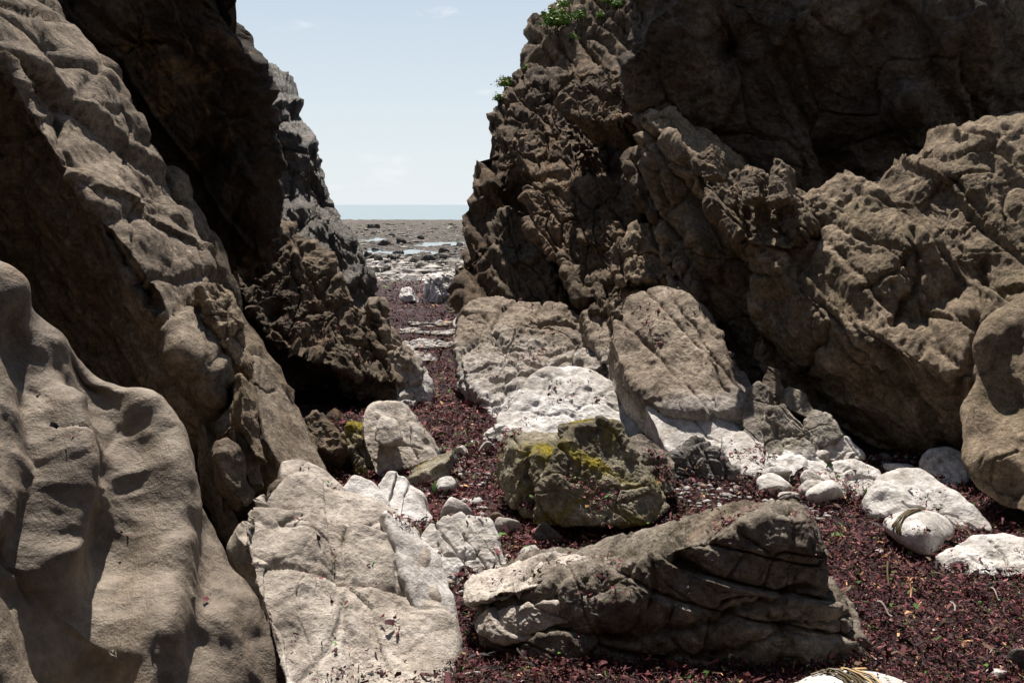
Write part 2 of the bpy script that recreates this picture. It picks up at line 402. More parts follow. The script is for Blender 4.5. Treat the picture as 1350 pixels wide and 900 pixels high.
def ground_mat():
    t = NT('foreshore')
    sep = t.n('ShaderNodeSeparateXYZ'); t.l(t.pos, sep.inputs[0]); y = sep.outputs[1]
    n2 = t.noise(9, 8, .65)
    weed = t.ramp(n2, [(.3, (.018, .008, .010)), (.55, (.055, .022, .026)), (.75, (.10, .05, .05))])
    grav = t.mix(t.vor(26), (.62, .60, .57), (.16, .14, .12))
    k = t.step(t.noise(1.3, 5, .6), .60, .68)
    nearc = t.mix(t.math('MULTIPLY', k, .5), weed, grav)
    shelf = t.ramp(t.noise(1.4, 10, .75, t.mapv((.6, .22, 1))), [(.38, (.022, .017, .014)), (.47, (.085, .068, .052)), (.54, (.05, .034, .028)), (.62, (.20, .17, .14))])
    shelf = t.mix(t.math('MULTIPLY', t.step(t.noise(.09, 6, .6, t.mapv((.7, .2, 1))), .52, .64), .55), shelf, (.055, .06, .02))
    shelf = t.mix(t.math('MULTIPLY', t.step(t.noise(.14, 6, .6, t.mapv((.5, .2, 1))), .55, .68), .5), shelf, (.055, .022, .02))
    pale = t.step(y, 27, 31); pale2 = t.step(y, 62, 36)
    shelf = t.mix(t.math('MULTIPLY', pale2, .5), shelf, (.20, .18, .155))
    col = t.mix(pale, nearc, shelf)
    b = t.bump(t.noise(1.2, 10, .75), 1.0, .5); b = t.bump(n2, .7, .03, b)
    return t.out(col, .75, b, .3)
ys = np.concatenate([np.linspace(-7, 2.5, 14), np.linspace(2.6, 30, 190), np.geomspace(30.2, 300, 240)])
tx = np.linspace(-1, 1, 241); tx = tx * (.45 + .55 * tx ** 2)
Yg, Tg = np.meshgrid(ys, tx, indexing='ij'); Xg = Tg * np.maximum(9, .95 * Yg) ; Zg = ground_z(Xg, Yg)
nr, nc = Xg.shape; idx = np.arange(nr * nc).reshape(nr, nc)
quads = np.stack([idx[:-1, :-1], idx[:-1, 1:], idx[1:, 1:], idx[1:, :-1]], -1).reshape(-1, 4)
tag(mesh_obj('ground', np.stack([Xg, Yg, Zg], -1).reshape(-1, 3), quads, ground_mat(), origin=np.zeros(3)), 'weed strewn gully floor running out to the bare rock shelf', kind='structure')

def water_mat(name, col, rough, bumpscale, strength, dist):
    t = NT(name); v = t.mapv(bumpscale)
    b = t.bump(t.noise(1, 6, .6, v), strength, dist)
    m = t.out(col, rough, b, .5); t.b.inputs['IOR'].default_value = 1.33
    return m
sea_m = water_mat('sea_water', (.19, .245, .265), .35, (.05, .035, .05), .6, 1.2)
tag(mesh_obj('sea', np.array([(-30000, 262, -2.62), (30000, 262, -2.62), (30000, 42000, -2.62), (-30000, 42000, -2.62)]), np.array([[0, 1, 2, 3]]), sea_m, origin=np.zeros(3)), 'calm blue grey sea beyond the rock shelf', kind='structure')
pool_m = water_mat('pool_water', (.10, .13, .14), .06, (2, 2, 2), .1, .01)
for (cx, cy, rx, ry, pz) in POOLS:
    a = np.linspace(0, 2 * np.pi, 40, endpoint=False); rr = 1.25 * (1 + .12 * np.sin(3 * a + cx))
    V = np.stack([cx + rx * rr * np.cos(a), cy + ry * rr * np.sin(a), np.full(40, pz)], 1)
    Fq = np.stack([np.zeros(38, int), np.arange(1, 39), np.arange(2, 40)], 1)
    tag(mesh_obj('tide_pool', V, Fq, pool_m, smooth=False), 'shallow tide pool mirroring the sky out on the rock shelf', kind='structure')

# ================================================================== left cliff
SMOOTH = dict(lo=(.9, .10), mid=(2.2, .012), hi=(9, .006))
cliffL = tag(empty('cliff_left', (-2.6, 6, 0)), 'left side of the gully, smooth tan slabs below dark overhanging rock', kind='structure')
n1 = (.79, -.30, .53)
rock('front_slab', slab((400, 905, 3.7), n1, [(-60, 270), (0, 328), (60, 385), (150, 452), (210, 500), (268, 555), (305, 625), (342, 720), (374, 830), (418, 910), (460, 1030), (-200, 1250), (-420, 500)], (-1.1, .5, -.9)),
     'tan_smooth', 8, 8, 1, lo=(1.35, .24, .32), mid=(2.2, .03), hi=(8, .008), parent=cliffL,
     bumps=[(10, 375, 50, .07), (75, 400, 30, -.05), (232, 640, 70, .05), (140, 700, 80, -.08), (90, 850, 85, -.10), (50, 640, 70, .06), (290, 800, 80, .04), (190, 880, 60, .05), (130, 500, 60, -.05), (272, 842, 30, -.03), (312, 798, 7, .015), (262, 784, 8, .015)],
     cracks=[([(120, 470), (160, 560), (165, 640), (150, 740), (110, 870)], .13, .11), ([(30, 430), (65, 520), (55, 640), (20, 760)], .11, .10), ([(205, 520), (238, 600), (236, 700), (222, 830)], .12, -.07), ([(95, 520), (115, 620), (95, 720)], .09, -.06), ([(285, 640), (290, 740), (262, 840), (280, 900)], .10, .05), ([(325, 760), (350, 850), (370, 920)], .08, -.04), ([(60, 780), (100, 860), (170, 900)], .10, .08),
            ([(150, 835), (165, 860), (160, 900)], .012, .03), ([(205, 840), (208, 880)], .01, .02), ([(30, 700), (55, 760), (60, 790)], .014, .03), ([(70, 500), (75, 540), (110, 580)], .012, .025), ([(310, 700), (322, 780), (328, 900)], .01, .012), ([(180, 480), (150, 620), (140, 760)], .012, .012), ([(290, 620), (310, 720), (345, 820)], .014, .02)])
n2 = (.8, -.1, .6)
rock('overhanging_slab', np.concatenate([slab((310, 600, 4.6), n2, [(40, -40), (110, 80), (150, 125), (200, 195), (238, 260), (265, 320), (290, 400), (298, 470), (288, 530), (268, 490), (-200, -215)], (-.7, .9, -.5)),
     PX((-150, 200, 7.2), (0, 345, 7.0), (100, 445, 6.8), (200, 525, 6.2), (275, 600, 5.4))]), 'tan', 8, 22, 2, lo=(1.3, .10), strata=[(.14, .05, .03, BED, .6), (.75, .08, .04, (.45, -.6, -.6), .5)], cell=(1.4, .07, .03, .35), mid=(3, .025), hi=(15, .014), parent=cliffL,
     bumps=[(45, 110, 35, .12), (25, 160, 30, -.12), (75, 130, 30, -.10), (110, 100, 40, .10), (150, 250, 35, .08), (190, 330, 40, .06), (70, 60, 25, -.1), (240, 470, 30, .06), (95, 250, 25, .05), (215, 250, 22, -.06)],
     cracks=[([(165, 150), (175, 240), (170, 330), (180, 370)], .02, .05), ([(262, 430), (270, 490), (245, 540)], .018, .04), ([(60, 120), (100, 200), (130, 260)], .025, .05), ([(0, 180), (60, 240), (90, 330)], .03, .05)])
rock('upper_slab', np.concatenate([slab((330, 520, 5.6), (.82, -.12, .56), [(75, 20), (150, 110), (205, 180), (250, 260), (300, 355), (345, 440), (385, 510), (425, 600), (350, 610), (320, 520), (285, 420), (240, 330), (180, 230)], (-.6, .6, -.4))]),
     'tan_rough', 7, 18, 3, lo=(1.6, .06), strata=[(.2, .07, .03, BED, .6), (.5, .07, .04, (.45, -.6, -.6), .5)], mid=(4, .035), hi=(14, .016), parent=cliffL, bumps=[(135, 100, 30, .14), (175, 140, 20, -.08), (305, 360, 18, -.05), (240, 240, 22, .06)],
     cracks=[([(200, 190), (240, 280), (290, 380), (330, 470)], .03, .06), ([(120, 100), (160, 150)], .03, .06)])
rock('smooth_foot_slab', slab((380, 560, 5.35), (.78, -.22, .58), [(333, 462), (350, 470), (372, 505), (400, 550), (428, 610), (440, 640), (370, 615), (350, 580), (337, 510)], (-.4, .35, -.4)), 'tan', 7, 14, 4, lo=(2, .05), hi=(12, .004), parent=cliffL,
     cracks=[([(333, 500), (355, 512), (372, 510)], .012, .03), ([(350, 470), (352, 512)], .01, .02)])
rock('orange_streaked_ledge', slab((300, 420, 5.1), (.7, -.5, .5), [(262, 370), (290, 365), (305, 385), (312, 430), (330, 470), (335, 500), (310, 480), (285, 430)], (-.2, .3, -.2)), 'bulge', 6, 12, 5, lo=(4, .05), cell=(6, .03, .02, 1), mid=(8, .02), hi=(20, .01), parent=cliffL)
for k, (q, m) in enumerate([([(285, 580), (300, 572), (318, 600), (335, 650), (325, 668), (300, 640)], 'tan'), ([(300, 560), (318, 565), (345, 610), (350, 640), (330, 640)], 'tan'), ([(318, 490), (335, 505), (345, 560), (352, 610), (335, 600), (318, 560)], 'bulge'), ([(268, 560), (290, 575), (300, 640), (318, 720), (300, 700), (280, 630)], 'tan')]):
    rock('foot_lobe', slab((q[0][0], q[0][1], 4.55 + .12 * k), (.7, -.5, .5), q, (-.15, .3, -.12)), m, 6, 14, 20 + k, lo=(3, .07), mid=(6, .02), hi=(16, .006), parent=cliffL)
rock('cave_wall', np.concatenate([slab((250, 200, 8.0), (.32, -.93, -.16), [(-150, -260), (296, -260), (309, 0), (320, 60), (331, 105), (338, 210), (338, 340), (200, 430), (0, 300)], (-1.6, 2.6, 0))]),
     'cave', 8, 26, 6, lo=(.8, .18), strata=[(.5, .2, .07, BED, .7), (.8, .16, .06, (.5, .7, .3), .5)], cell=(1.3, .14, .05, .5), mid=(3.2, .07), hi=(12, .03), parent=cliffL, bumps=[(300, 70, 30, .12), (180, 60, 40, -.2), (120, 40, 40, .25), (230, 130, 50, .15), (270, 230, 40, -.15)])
rock('far_ridge', np.concatenate([slab((430, 300, 11.3), (.42, -.62, .66), [(322, 70), (345, 88), (364, 93), (384, 120), (400, 178), (426, 240), (452, 288), (478, 368), (508, 448), (535, 500), (556, 530), (520, 560), (420, 545), (330, 470), (318, 300)], (-1.8, 3.8, -.4))]),
     'black', 8, 30, 7, lo=(.9, .22), strata=[(.36, .14, .07, BED, .7), (.7, .10, .05, (.3, .75, -.55), .6)], cell=(1.7, .14, .06, .45), mid=(3.2, .07), hi=(10, .045), pit=(5, .05), parent=cliffL, bumps=[(345, 200, 18, -.25), (430, 260, 25, -.2), (375, 180, 25, .15)])
rock('rough_ledge', np.concatenate([slab((400, 400, 9.0), (.26, -.62, .74), [(288, 318), (320, 300), (355, 288), (425, 335), (470, 420), (505, 465), (530, 510), (490, 490), (400, 475), (355, 450), (310, 380)], (-.6, 1.6, -.1)), PX((350, 330, 10.4), (430, 380, 10.4))]),
     'tan_rough', 8, 20, 8, lo=(1.2, .16), strata=[(.24, .13, .07, BED, .7), (.5, .08, .05, (.3, .75, -.55), .6)], cell=(2.4, .10, .05, .4), mid=(4.5, .06), hi=(13, .025), pit=(8, .03), parent=cliffL, bumps=[(350, 310, 18, .2), (330, 350, 12, -.2), (365, 400, 12, -.18)])
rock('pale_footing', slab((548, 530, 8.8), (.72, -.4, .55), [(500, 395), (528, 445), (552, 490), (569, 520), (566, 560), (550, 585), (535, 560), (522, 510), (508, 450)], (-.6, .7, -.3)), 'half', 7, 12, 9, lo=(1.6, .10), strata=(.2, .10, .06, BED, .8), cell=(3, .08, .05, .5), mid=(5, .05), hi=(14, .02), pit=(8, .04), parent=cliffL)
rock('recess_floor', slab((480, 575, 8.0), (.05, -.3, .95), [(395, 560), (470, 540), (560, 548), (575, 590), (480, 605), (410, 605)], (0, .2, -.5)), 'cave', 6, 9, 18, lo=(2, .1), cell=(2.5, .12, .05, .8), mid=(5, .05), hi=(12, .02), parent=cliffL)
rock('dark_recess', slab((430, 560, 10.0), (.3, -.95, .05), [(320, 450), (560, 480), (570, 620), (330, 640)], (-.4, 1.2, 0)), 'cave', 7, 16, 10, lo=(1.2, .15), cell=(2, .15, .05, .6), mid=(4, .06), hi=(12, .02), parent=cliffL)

# ================================================================== right cliff
cliffR = tag(empty('cliff_right', (2.6, 7, 0)), 'right side of the gully, tan bulging wall under a dark brown overhang', kind='structure')
rock('headland', np.concatenate([slab((760, 220, 13.2), (-.34, -.68, .64), [(830, -170), (768, -20), (735, 34), (718, 72), (664, 125), (645, 160), (635, 205), (621, 250), (604, 290), (606, 330), (612, 372), (612, 415), (650, 470), (860, 470), (930, 330), (930, -170)], (1.6, 3.6, 0))]),
     'brown', 8, 30, 11, lo=(.7, .22), strata=[(.7, .28, .09, BED, .6), (.25, .08, .04, BED, .8), (.9, .12, .05, (-.4, .5, .77), .6)], cell=(1.0, .16, .06, .45, .6), mid=(2.2, .08), hi=(7, .03), pit=(4, .03), parent=cliffR,
     bumps=[(760, 230, 45, -.7), (700, 250, 25, -.3), (720, 160, 40, .2), (790, 130, 40, .35), (740, 60, 30, .15), (660, 250, 30, .1)])
for k, (q, Y, m) in enumerate([([(735, 100), (790, 86), (838, 95), (845, 150), (800, 165), (745, 150)], 11.8, 'brown'), ([(640, 170), (690, 80), (730, 95), (750, 170), (770, 250), (720, 240), (660, 220)], 12.8, 'brown'),
        ([(685, 250), (715, 234), (760, 235), (775, 270), (770, 330), (720, 340), (695, 300)], 11.6, 'brown'), ([(755, 240), (785, 232), (840, 240), (845, 290), (800, 330), (765, 320)], 11.2, 'brown'),
        ([(735, 330), (770, 290), (830, 280), (870, 300), (880, 350), (800, 390), (755, 400)], 10.6, 'tan_rough'), ([(830, 205), (855, 212), (880, 260), (870, 300), (838, 260)], 10.4, 'brown'),
        ([(640, 300), (665, 278), (700, 290), (720, 340), (740, 400), (680, 405), (650, 370)], 12.6, 'tan_rough'), ([(612, 335), (632, 305), (655, 335), (665, 400), (635, 412), (614, 392)], 13.6, 'tan_rough'), ([(820, 345), (850, 340), (885, 360), (870, 400), (830, 430), (800, 425)], 9.8, 'bulge'), ([(800, 330), (830, 298), (880, 300), (900, 345), (870, 372), (815, 372)], 9.7, 'bulge'), ([(775, 365), (812, 348), (838, 375), (818, 415), (782, 408)], 9.9, 'tan_rough'), ([(870, 330), (895, 345), (930, 420), (905, 425), (875, 380)], 9.0, 'bulge')]):
    rock('headland_knob', slab((q[0][0], q[0][1], Y), (-.25, -.65, .72), q, (.5, .9, -.25)), m, 7 if k < 5 else 6, 10, 40 + k, lo=(1.6, .12), strata=(.28, .12, .06, BED, .9), cell=(2.4, .10, .07, .5), mid=(4.5, .055), hi=(13, .03), pit=(8, .04), parent=cliffR)
rock('overhang_wall', np.concatenate([slab((1100, 150, 9.8), (-.22, -.97, -.12), [(812, -90), (824, -20), (835, 60), (842, 120), (856, 170), (950, 280), (1000, 330), (1100, 360), (1300, 330), (1700, 300), (1700, -70)], (1.0, 2.6, 0))]),
     'over', 8, 24, 12, lo=(.9, .22), strata=[(.7, .2, .06, BED, .7), (.9, .16, .06, (.6, .7, -.3), .6)], cell=(1.2, .14, .05, .5, .5), mid=(3, .06), hi=(11, .03), pit=(7, .04), parent=cliffR,
     bumps=[(880, 60, 45, .30), (965, 70, 28, -.55), (1060, 30, 35, .25), (1250, 80, 70, .35), (1195, 140, 22, .35), (1100, 240, 40, -.35), (1170, 40, 30, -.2), (1020, 150, 40, -.2), (1290, 10, 60, .4), (1090, 85, 22, .15)])
rock('buttress', np.concatenate([slab((900, 320, 9.0), (-.74, -.66, -.06), [(842, 148), (862, 160), (900, 205), (940, 262), (985, 305), (1030, 370), (1060, 450), (1060, 560), (1005, 535), (968, 500), (925, 425), (890, 350), (862, 255), (842, 190)], (.7, 1.1, .15)), PX((905, 190, 9.4), (960, 255, 9.0), (1020, 300, 8.4))]),
     'bulge', 8, 20, 14, lo=(1.2, .12), strata=[(.30, .15, .06, BED, .7), (.5, .08, .05, (-.4, .5, .77), .5)], cell=(2.2, .07, .04, .35, .4), mid=(4, .03), hi=(12, .02), parent=cliffR, bumps=[(940, 330, 40, .12), (900, 270, 25, -.1), (950, 450, 30, -.1)],
     cracks=[([(860, 200), (880, 290), (930, 400), (975, 470)], .03, .07), ([(930, 290), (1000, 400), (1040, 480)], .04, .08), ([(905, 215), (935, 330), (960, 380)], .03, .06)])
rock('bulging_wall', np.concatenate([slab((1150, 425, 6.9), (-.36, -.60, .71), [(990, 300), (1055, 288), (1090, 296), (1130, 252), (1180, 208), (1225, 185), (1262, 172), (1350, 188), (1560, 170), (1560, 500), (1250, 500), (1225, 440), (1150, 425), (1080, 405), (1020, 355)], (.9, 1.0, .1)),
     on_plane((1200, 612, 7.1), (-.62, -.77, .08), [(1010, 360), (1150, 440), (1250, 500), (1262, 600), (1235, 625), (1130, 610), (1030, 545), (980, 470)])]),
     'bulge', 8, 22, 15, lo=(1.2, .12), strata=[(.55, .22, .06, BED, .7), (.16, .05, .025, BED, .8)], cell=(1.3, .09, .03, .4, .6), mid=(3, .035), hi=(12, .018), pit=(13, .03), parent=cliffR,
     bumps=[(1210, 330, 30, .10), (1215, 400, 28, -.14), (1260, 230, 40, .12), (1245, 250, 14, -.08), (1120, 300, 40, .08), (1090, 370, 25, -.07), (1150, 360, 35, .08), (1260, 380, 22, -.12), (1180, 280, 22, -.06), (1060, 340, 25, -.08), (1280, 200, 14, .06), (1010, 400, 25, -.10), (1100, 480, 40, .08), (1060, 520, 30, -.06), (1180, 530, 50, -.08)],
     cracks=[([(1205, 310), (1215, 360), (1195, 400), (1175, 430)], .03, .08), ([(1295, 320), (1285, 400), (1290, 450), (1262, 520)], .035, .09), ([(1080, 290), (1050, 360), (1080, 400), (1140, 470), (1240, 560)], .03, .07), ([(1090, 430), (1060, 470), (1040, 520)], .03, .06), ([(1140, 490), (1150, 540), (1200, 590)], .02, .04), ([(1130, 380), (1180, 350), (1200, 330)], .025, .05)])
rock('right_column', np.concatenate([slab((1310, 600, 5.6), (-.56, -.52, .64), [(1255, 600), (1262, 560), (1285, 480), (1292, 420), (1340, 370), (1600, 360), (1600, 800), (1420, 740), (1350, 694), (1290, 668), (1268, 640)], (.8, .7, .1))]),
     'bulge', 8, 9, 16, lo=(1.5, .18), mid=(2.5, .03), hi=(11, .007), pit=(10, .012), parent=cliffR, bumps=[(1330, 520, 35, -.12), (1300, 450, 25, .08), (1300, 600, 30, .05), (1330, 640, 30, -.05)],
     cracks=[([(1262, 620), (1300, 640), (1345, 655)], .015, .03), ([(1300, 635), (1310, 600), (1340, 590)], .012, .025), ([(1325, 668), (1350, 640)], .012, .03), ([(1285, 540), (1300, 590), (1290, 620)], .012, .02)])
rock('crumbling_ledge', slab((1000, 280, 8.0), (-.3, -.6, .74), [(915, 210), (945, 215), (980, 250), (1035, 235), (1065, 270), (1080, 295), (1040, 330), (980, 320), (940, 280)], (.3, .5, -.2)), 'tan_rough', 7, 10, 17, lo=(2, .10), strata=(.2, .08, .05, BED, .8), cell=(3.2, .08, .06, .5), mid=(6, .05), hi=(15, .02), parent=cliffR)
for k, q in enumerate([[(1015, 225), (1022, 207), (1035, 215), (1038, 262), (1008, 268)], [(975, 232), (995, 228), (1000, 260), (980, 266)], [(1030, 275), (1045, 263), (1060, 275), (1055, 300), (1030, 305)], [(920, 205), (938, 190), (945, 230), (925, 235)]]):
    rock('ledge_block', slab((q[0][0], q[0][1], 7.85), (-.3, -.7, .6), q, (.15, .25, -.05)), 'tan_rough', 6, 12, 60 + k, lo=(4, .03), mid=(9, .025), hi=(18, .012), parent=cliffR)

# unseen cliff and side walls added behind the camera to cut sky fill
cliffB = tag(empty('sky_block_cliff', (0, -6, 0)), 'unseen cliff and walls added behind the viewpoint to block sky light', kind='structure')
def box_pts(x0, x1, y0, y1, z0, z1, lean=(0, 0)): return np.array([(x + (lean[0] if z == z1 else 0), y + (lean[1] if z == z1 else 0), z) for x in (x0, x1) for y in (y0, y1) for z in (z0, z1)])
rock('sky_block_face', box_pts(-11, 11, -9, -5, -1, 12, (0, -1)), 'over', 6, 20, 150, lo=(.4, .5), strata=(.9, .4, .2, BED, .8), parent=cliffB)
rock('sky_block_side', box_pts(-8, -3.1, -6, 1.2, -1, 8, (-1.5, 0)), 'over', 6, 20, 151, lo=(.5, .3), strata=(.7, .3, .15, BED, .8), parent=cliffB)
rock('sky_block_side', box_pts(3.0, 8, -6, 3.4, -1, 6.5, (.8, 0)), 'over', 6, 20, 152, lo=(.5, .3), strata=(.7, .3, .15, BED, .8), parent=cliffB)
# the solid ground of both cliffs behind their faces
def prism(foot, z0, z1, lean): return np.array([(x, y, z0) for x, y in foot] + [(x + lean[0], y + lean[1], z1) for x, y in foot])
rock('rock_mass', prism([(-3.0, 4.6), (-2.75, 7.2), (-3.3, 10), (-4.9, 16.5), (-13, 17), (-13, -2), (-4.6, 1.0)], -1, 4.6, (-.9, 0)), 'over', 7, 20, 153, lo=(.5, .2), strata=(.7, .2, .1, BED, .8), parent=cliffL)
rock('rock_mass', prism([(3.4, 10.9), (2.4, 12.4), (1.7, 16), (2.4, 19), (14, 19), (14, 7), (8.5, 8.5), (6, 10.9)], -1, 3.9, (.6, 0)), 'over', 7, 20, 154, lo=(.5, .2), strata=(.7, .2, .1, BED, .8), parent=cliffR)

# ================================================================== rocks one could pick out, each a thing of its own
def thing_rock(name, label, cat, group=None, **kw):
    pts = kw.pop('pts'); mat = kw.pop('mat')
    return tag(rock(name, pts, mat, **kw), label, cat, group)
n6 = (.30, -.34, .89)
thing_rock('rock_slab', 'long fractured cream slab sloping down beside the foreground block', 'rock', mat='cream', sub=8, p=30, seed=70,
     pts=np.concatenate([slab((480, 780, 3.95), n6, [(318, 695), (340, 650), (395, 628), (470, 655), (548, 705), (596, 850), (588, 960), (400, 970), (348, 800)], (-.05, .12, -.55))]),
     lo=(1.5, .09), strata=[(.5, .05, .02, (.85, .1, .2), .6), (.6, .05, .02, (.1, .9, .3), .6)], cell=(1.6, .04, .014, .6), mid=(3, .02), hi=(12, .007),
     cracks=[([(365, 690), (420, 700), (440, 720), (450, 760)], .010, .016), ([(400, 760), (395, 800), (410, 850), (420, 900)], .01, .016)])
thing_rock('rock_slab', 'bright outer strip of rock split off the long cream slab', 'rock', mat='white', sub=7, p=14, seed=69,
     pts=slab((560, 780, 4.02), (.55, -.32, .77), [(505, 668), (540, 682), (585, 745), (608, 820), (614, 880), (604, 915), (578, 900), (560, 800), (530, 720)], (-.1, .15, -.45)), lo=(2.2, .05), strata=(.22, .03, .015, (.2, .9, .3), .6), mid=(4, .015), hi=(14, .006))
thing_rock('rock_slab', 'pale smooth slab rising behind the orange capped rock', 'rock', mat='cream', sub=7, p=10, seed=71,
     pts=slab((410, 625, 4.9), (.45, -.35, .82), [(368, 602), (395, 598), (430, 615), (462, 655), (475, 690), (420, 690), (370, 660)], (-.1, .2, -.45)), lo=(2.4, .04), hi=(14, .004))
thing_rock('rock', 'orange brown capped rock at the head of the cream slab', 'rock', mat='tan', sub=6, p=8, seed=72,
     pts=slab((380, 650, 4.6), (.3, -.6, .74), [(345, 655), (362, 630), (385, 622), (410, 640), (414, 665), (385, 668), (350, 682)], (0, .22, -.2)), lo=(5, .03), mid=(8, .02), hi=(18, .008))
thing_rock('rock', 'green stained rock wedged beside the front slab crack', 'rock', mat='mossy', sub=6, p=8, seed=73,
     pts=slab((345, 670, 4.5), (.4, -.6, .7), [(330, 675), (345, 660), (362, 665), (360, 690), (338, 695)], (0, .2, -.2)), lo=(5, .03), hi=(18, .008))
# block against the recess
bl = tag(empty('rock_block', P(540, 650, 6.3) * np.array((1, 1, 0))), 'fractured tan block with mossy front against the left cliff foot', 'rock')
rock('block_face', slab((540, 600, 6.6), (.30, -.62, .72), [(476, 545), (490, 530), (532, 530), (555, 560), (590, 600), (585, 655), (565, 664), (540, 650), (495, 625), (478, 580)], (-.1, .4, -.4)), 'cream', 7, 16, 74, lo=(2.4, .06), strata=(.22, .05, .03, BED, .8), mid=(6, .02), hi=(16, .006), parent=bl,
     cracks=[([(535, 545), (548, 590), (552, 630)], .014, .035), ([(500, 580), (560, 590)], .012, .03), ([(485, 600), (530, 615), (580, 610)], .012, .02)])
rock('block_nose', slab((505, 565, 6.45), (.1, -.8, .6), [(492, 568), (500, 548), (520, 552), (528, 580), (510, 590), (494, 585)], (0, .2, -.05)), 'cream', 6, 8, 75, lo=(5, .03), hi=(18, .005), parent=bl)
rock('block_base', slab((550, 640, 6.2), (.2, -.9, .3), [(538, 630), (575, 620), (592, 605), (590, 655), (570, 668), (540, 655)], (0, .35, -.02)), 'mossy', 6, 14, 76, lo=(4, .03), mid=(8, .02), hi=(18, .008), parent=bl)
thing_rock('boulder', 'grey rounded boulder tucked behind the fractured tan block', 'rock', mat='grey', sub=6, p=7, seed=77, pts=slab((590, 605, 6.7), (.3, -.8, .5), [(572, 592), (592, 588), (602, 602), (600, 622), (585, 630)], (0, .3, -.1)), lo=(4, .03), hi=(18, .006))
thing_rock('rock', 'brown chunk in the shaded recess beside the smooth foot slab', 'rock', mat='tan_rough', sub=6, p=12, seed=78, pts=slab((425, 570, 6.5), (.2, -.7, .68), [(402, 552), (415, 540), (440, 560), (455, 585), (440, 600), (410, 585)], (0, .3, -.2)), lo=(4, .04), mid=(9, .03), hi=(18, .01))
thing_rock('rock', 'yellow green crusted rubble heap at the mouth of the recess', 'rock', mat='mossy', sub=6, p=8, seed=79, pts=slab((478, 600, 6.6), (.2, -.7, .68), [(458, 580), (475, 560), (495, 585), (505, 625), (490, 640), (465, 615)], (0, .3, -.25)), lo=(4, .06), cell=(6, .08, .05, 1), mid=(9, .03), hi=(18, .012))
# narrow pale slabs between the cream slab and the path
thing_rock('pale_rock', 'round topped white rock between the cream slab and the recess', 'rock', mat='white', sub=6, p=12, seed=80, pts=slab((480, 650, 5.4), (.4, -.5, .77), [(448, 640), (466, 622), (490, 630), (512, 660), (524, 692), (490, 695), (460, 665)], (0, .25, -.3)), lo=(4, .03), hi=(16, .004))
thing_rock('pale_rock', 'grooved white finger of rock leaning towards the path', 'rock', mat='white', sub=7, p=14, seed=81, pts=slab((530, 655, 5.5), (.35, -.5, .79), [(497, 636), (513, 618), (534, 626), (562, 662), (582, 702), (545, 714), (516, 685)], (0, .2, -.35)), lo=(4, .03), strata=(.08, .03, .02, (.85, -.2, .3), .6), hi=(16, .006))
thing_rock('pale_rock', 'cracked white slab lying across the weed below the path', 'rock', mat='white', sub=7, p=18, seed=82, pts=slab((610, 730, 4.72), (.12, -.5, .86), [(552, 708), (568, 688), (612, 676), (644, 682), (662, 718), (676, 750), (640, 776), (598, 786), (565, 748)], (0, .15, -.3)), lo=(3, .04), strata=(.11, .04, .03, (.75, .4, .3), .6), mid=(7, .02), hi=(18, .006), cracks=[([(575, 715), (600, 735), (640, 720)], .014, .03), ([(600, 770), (612, 740), (615, 700)], .014, .03)])
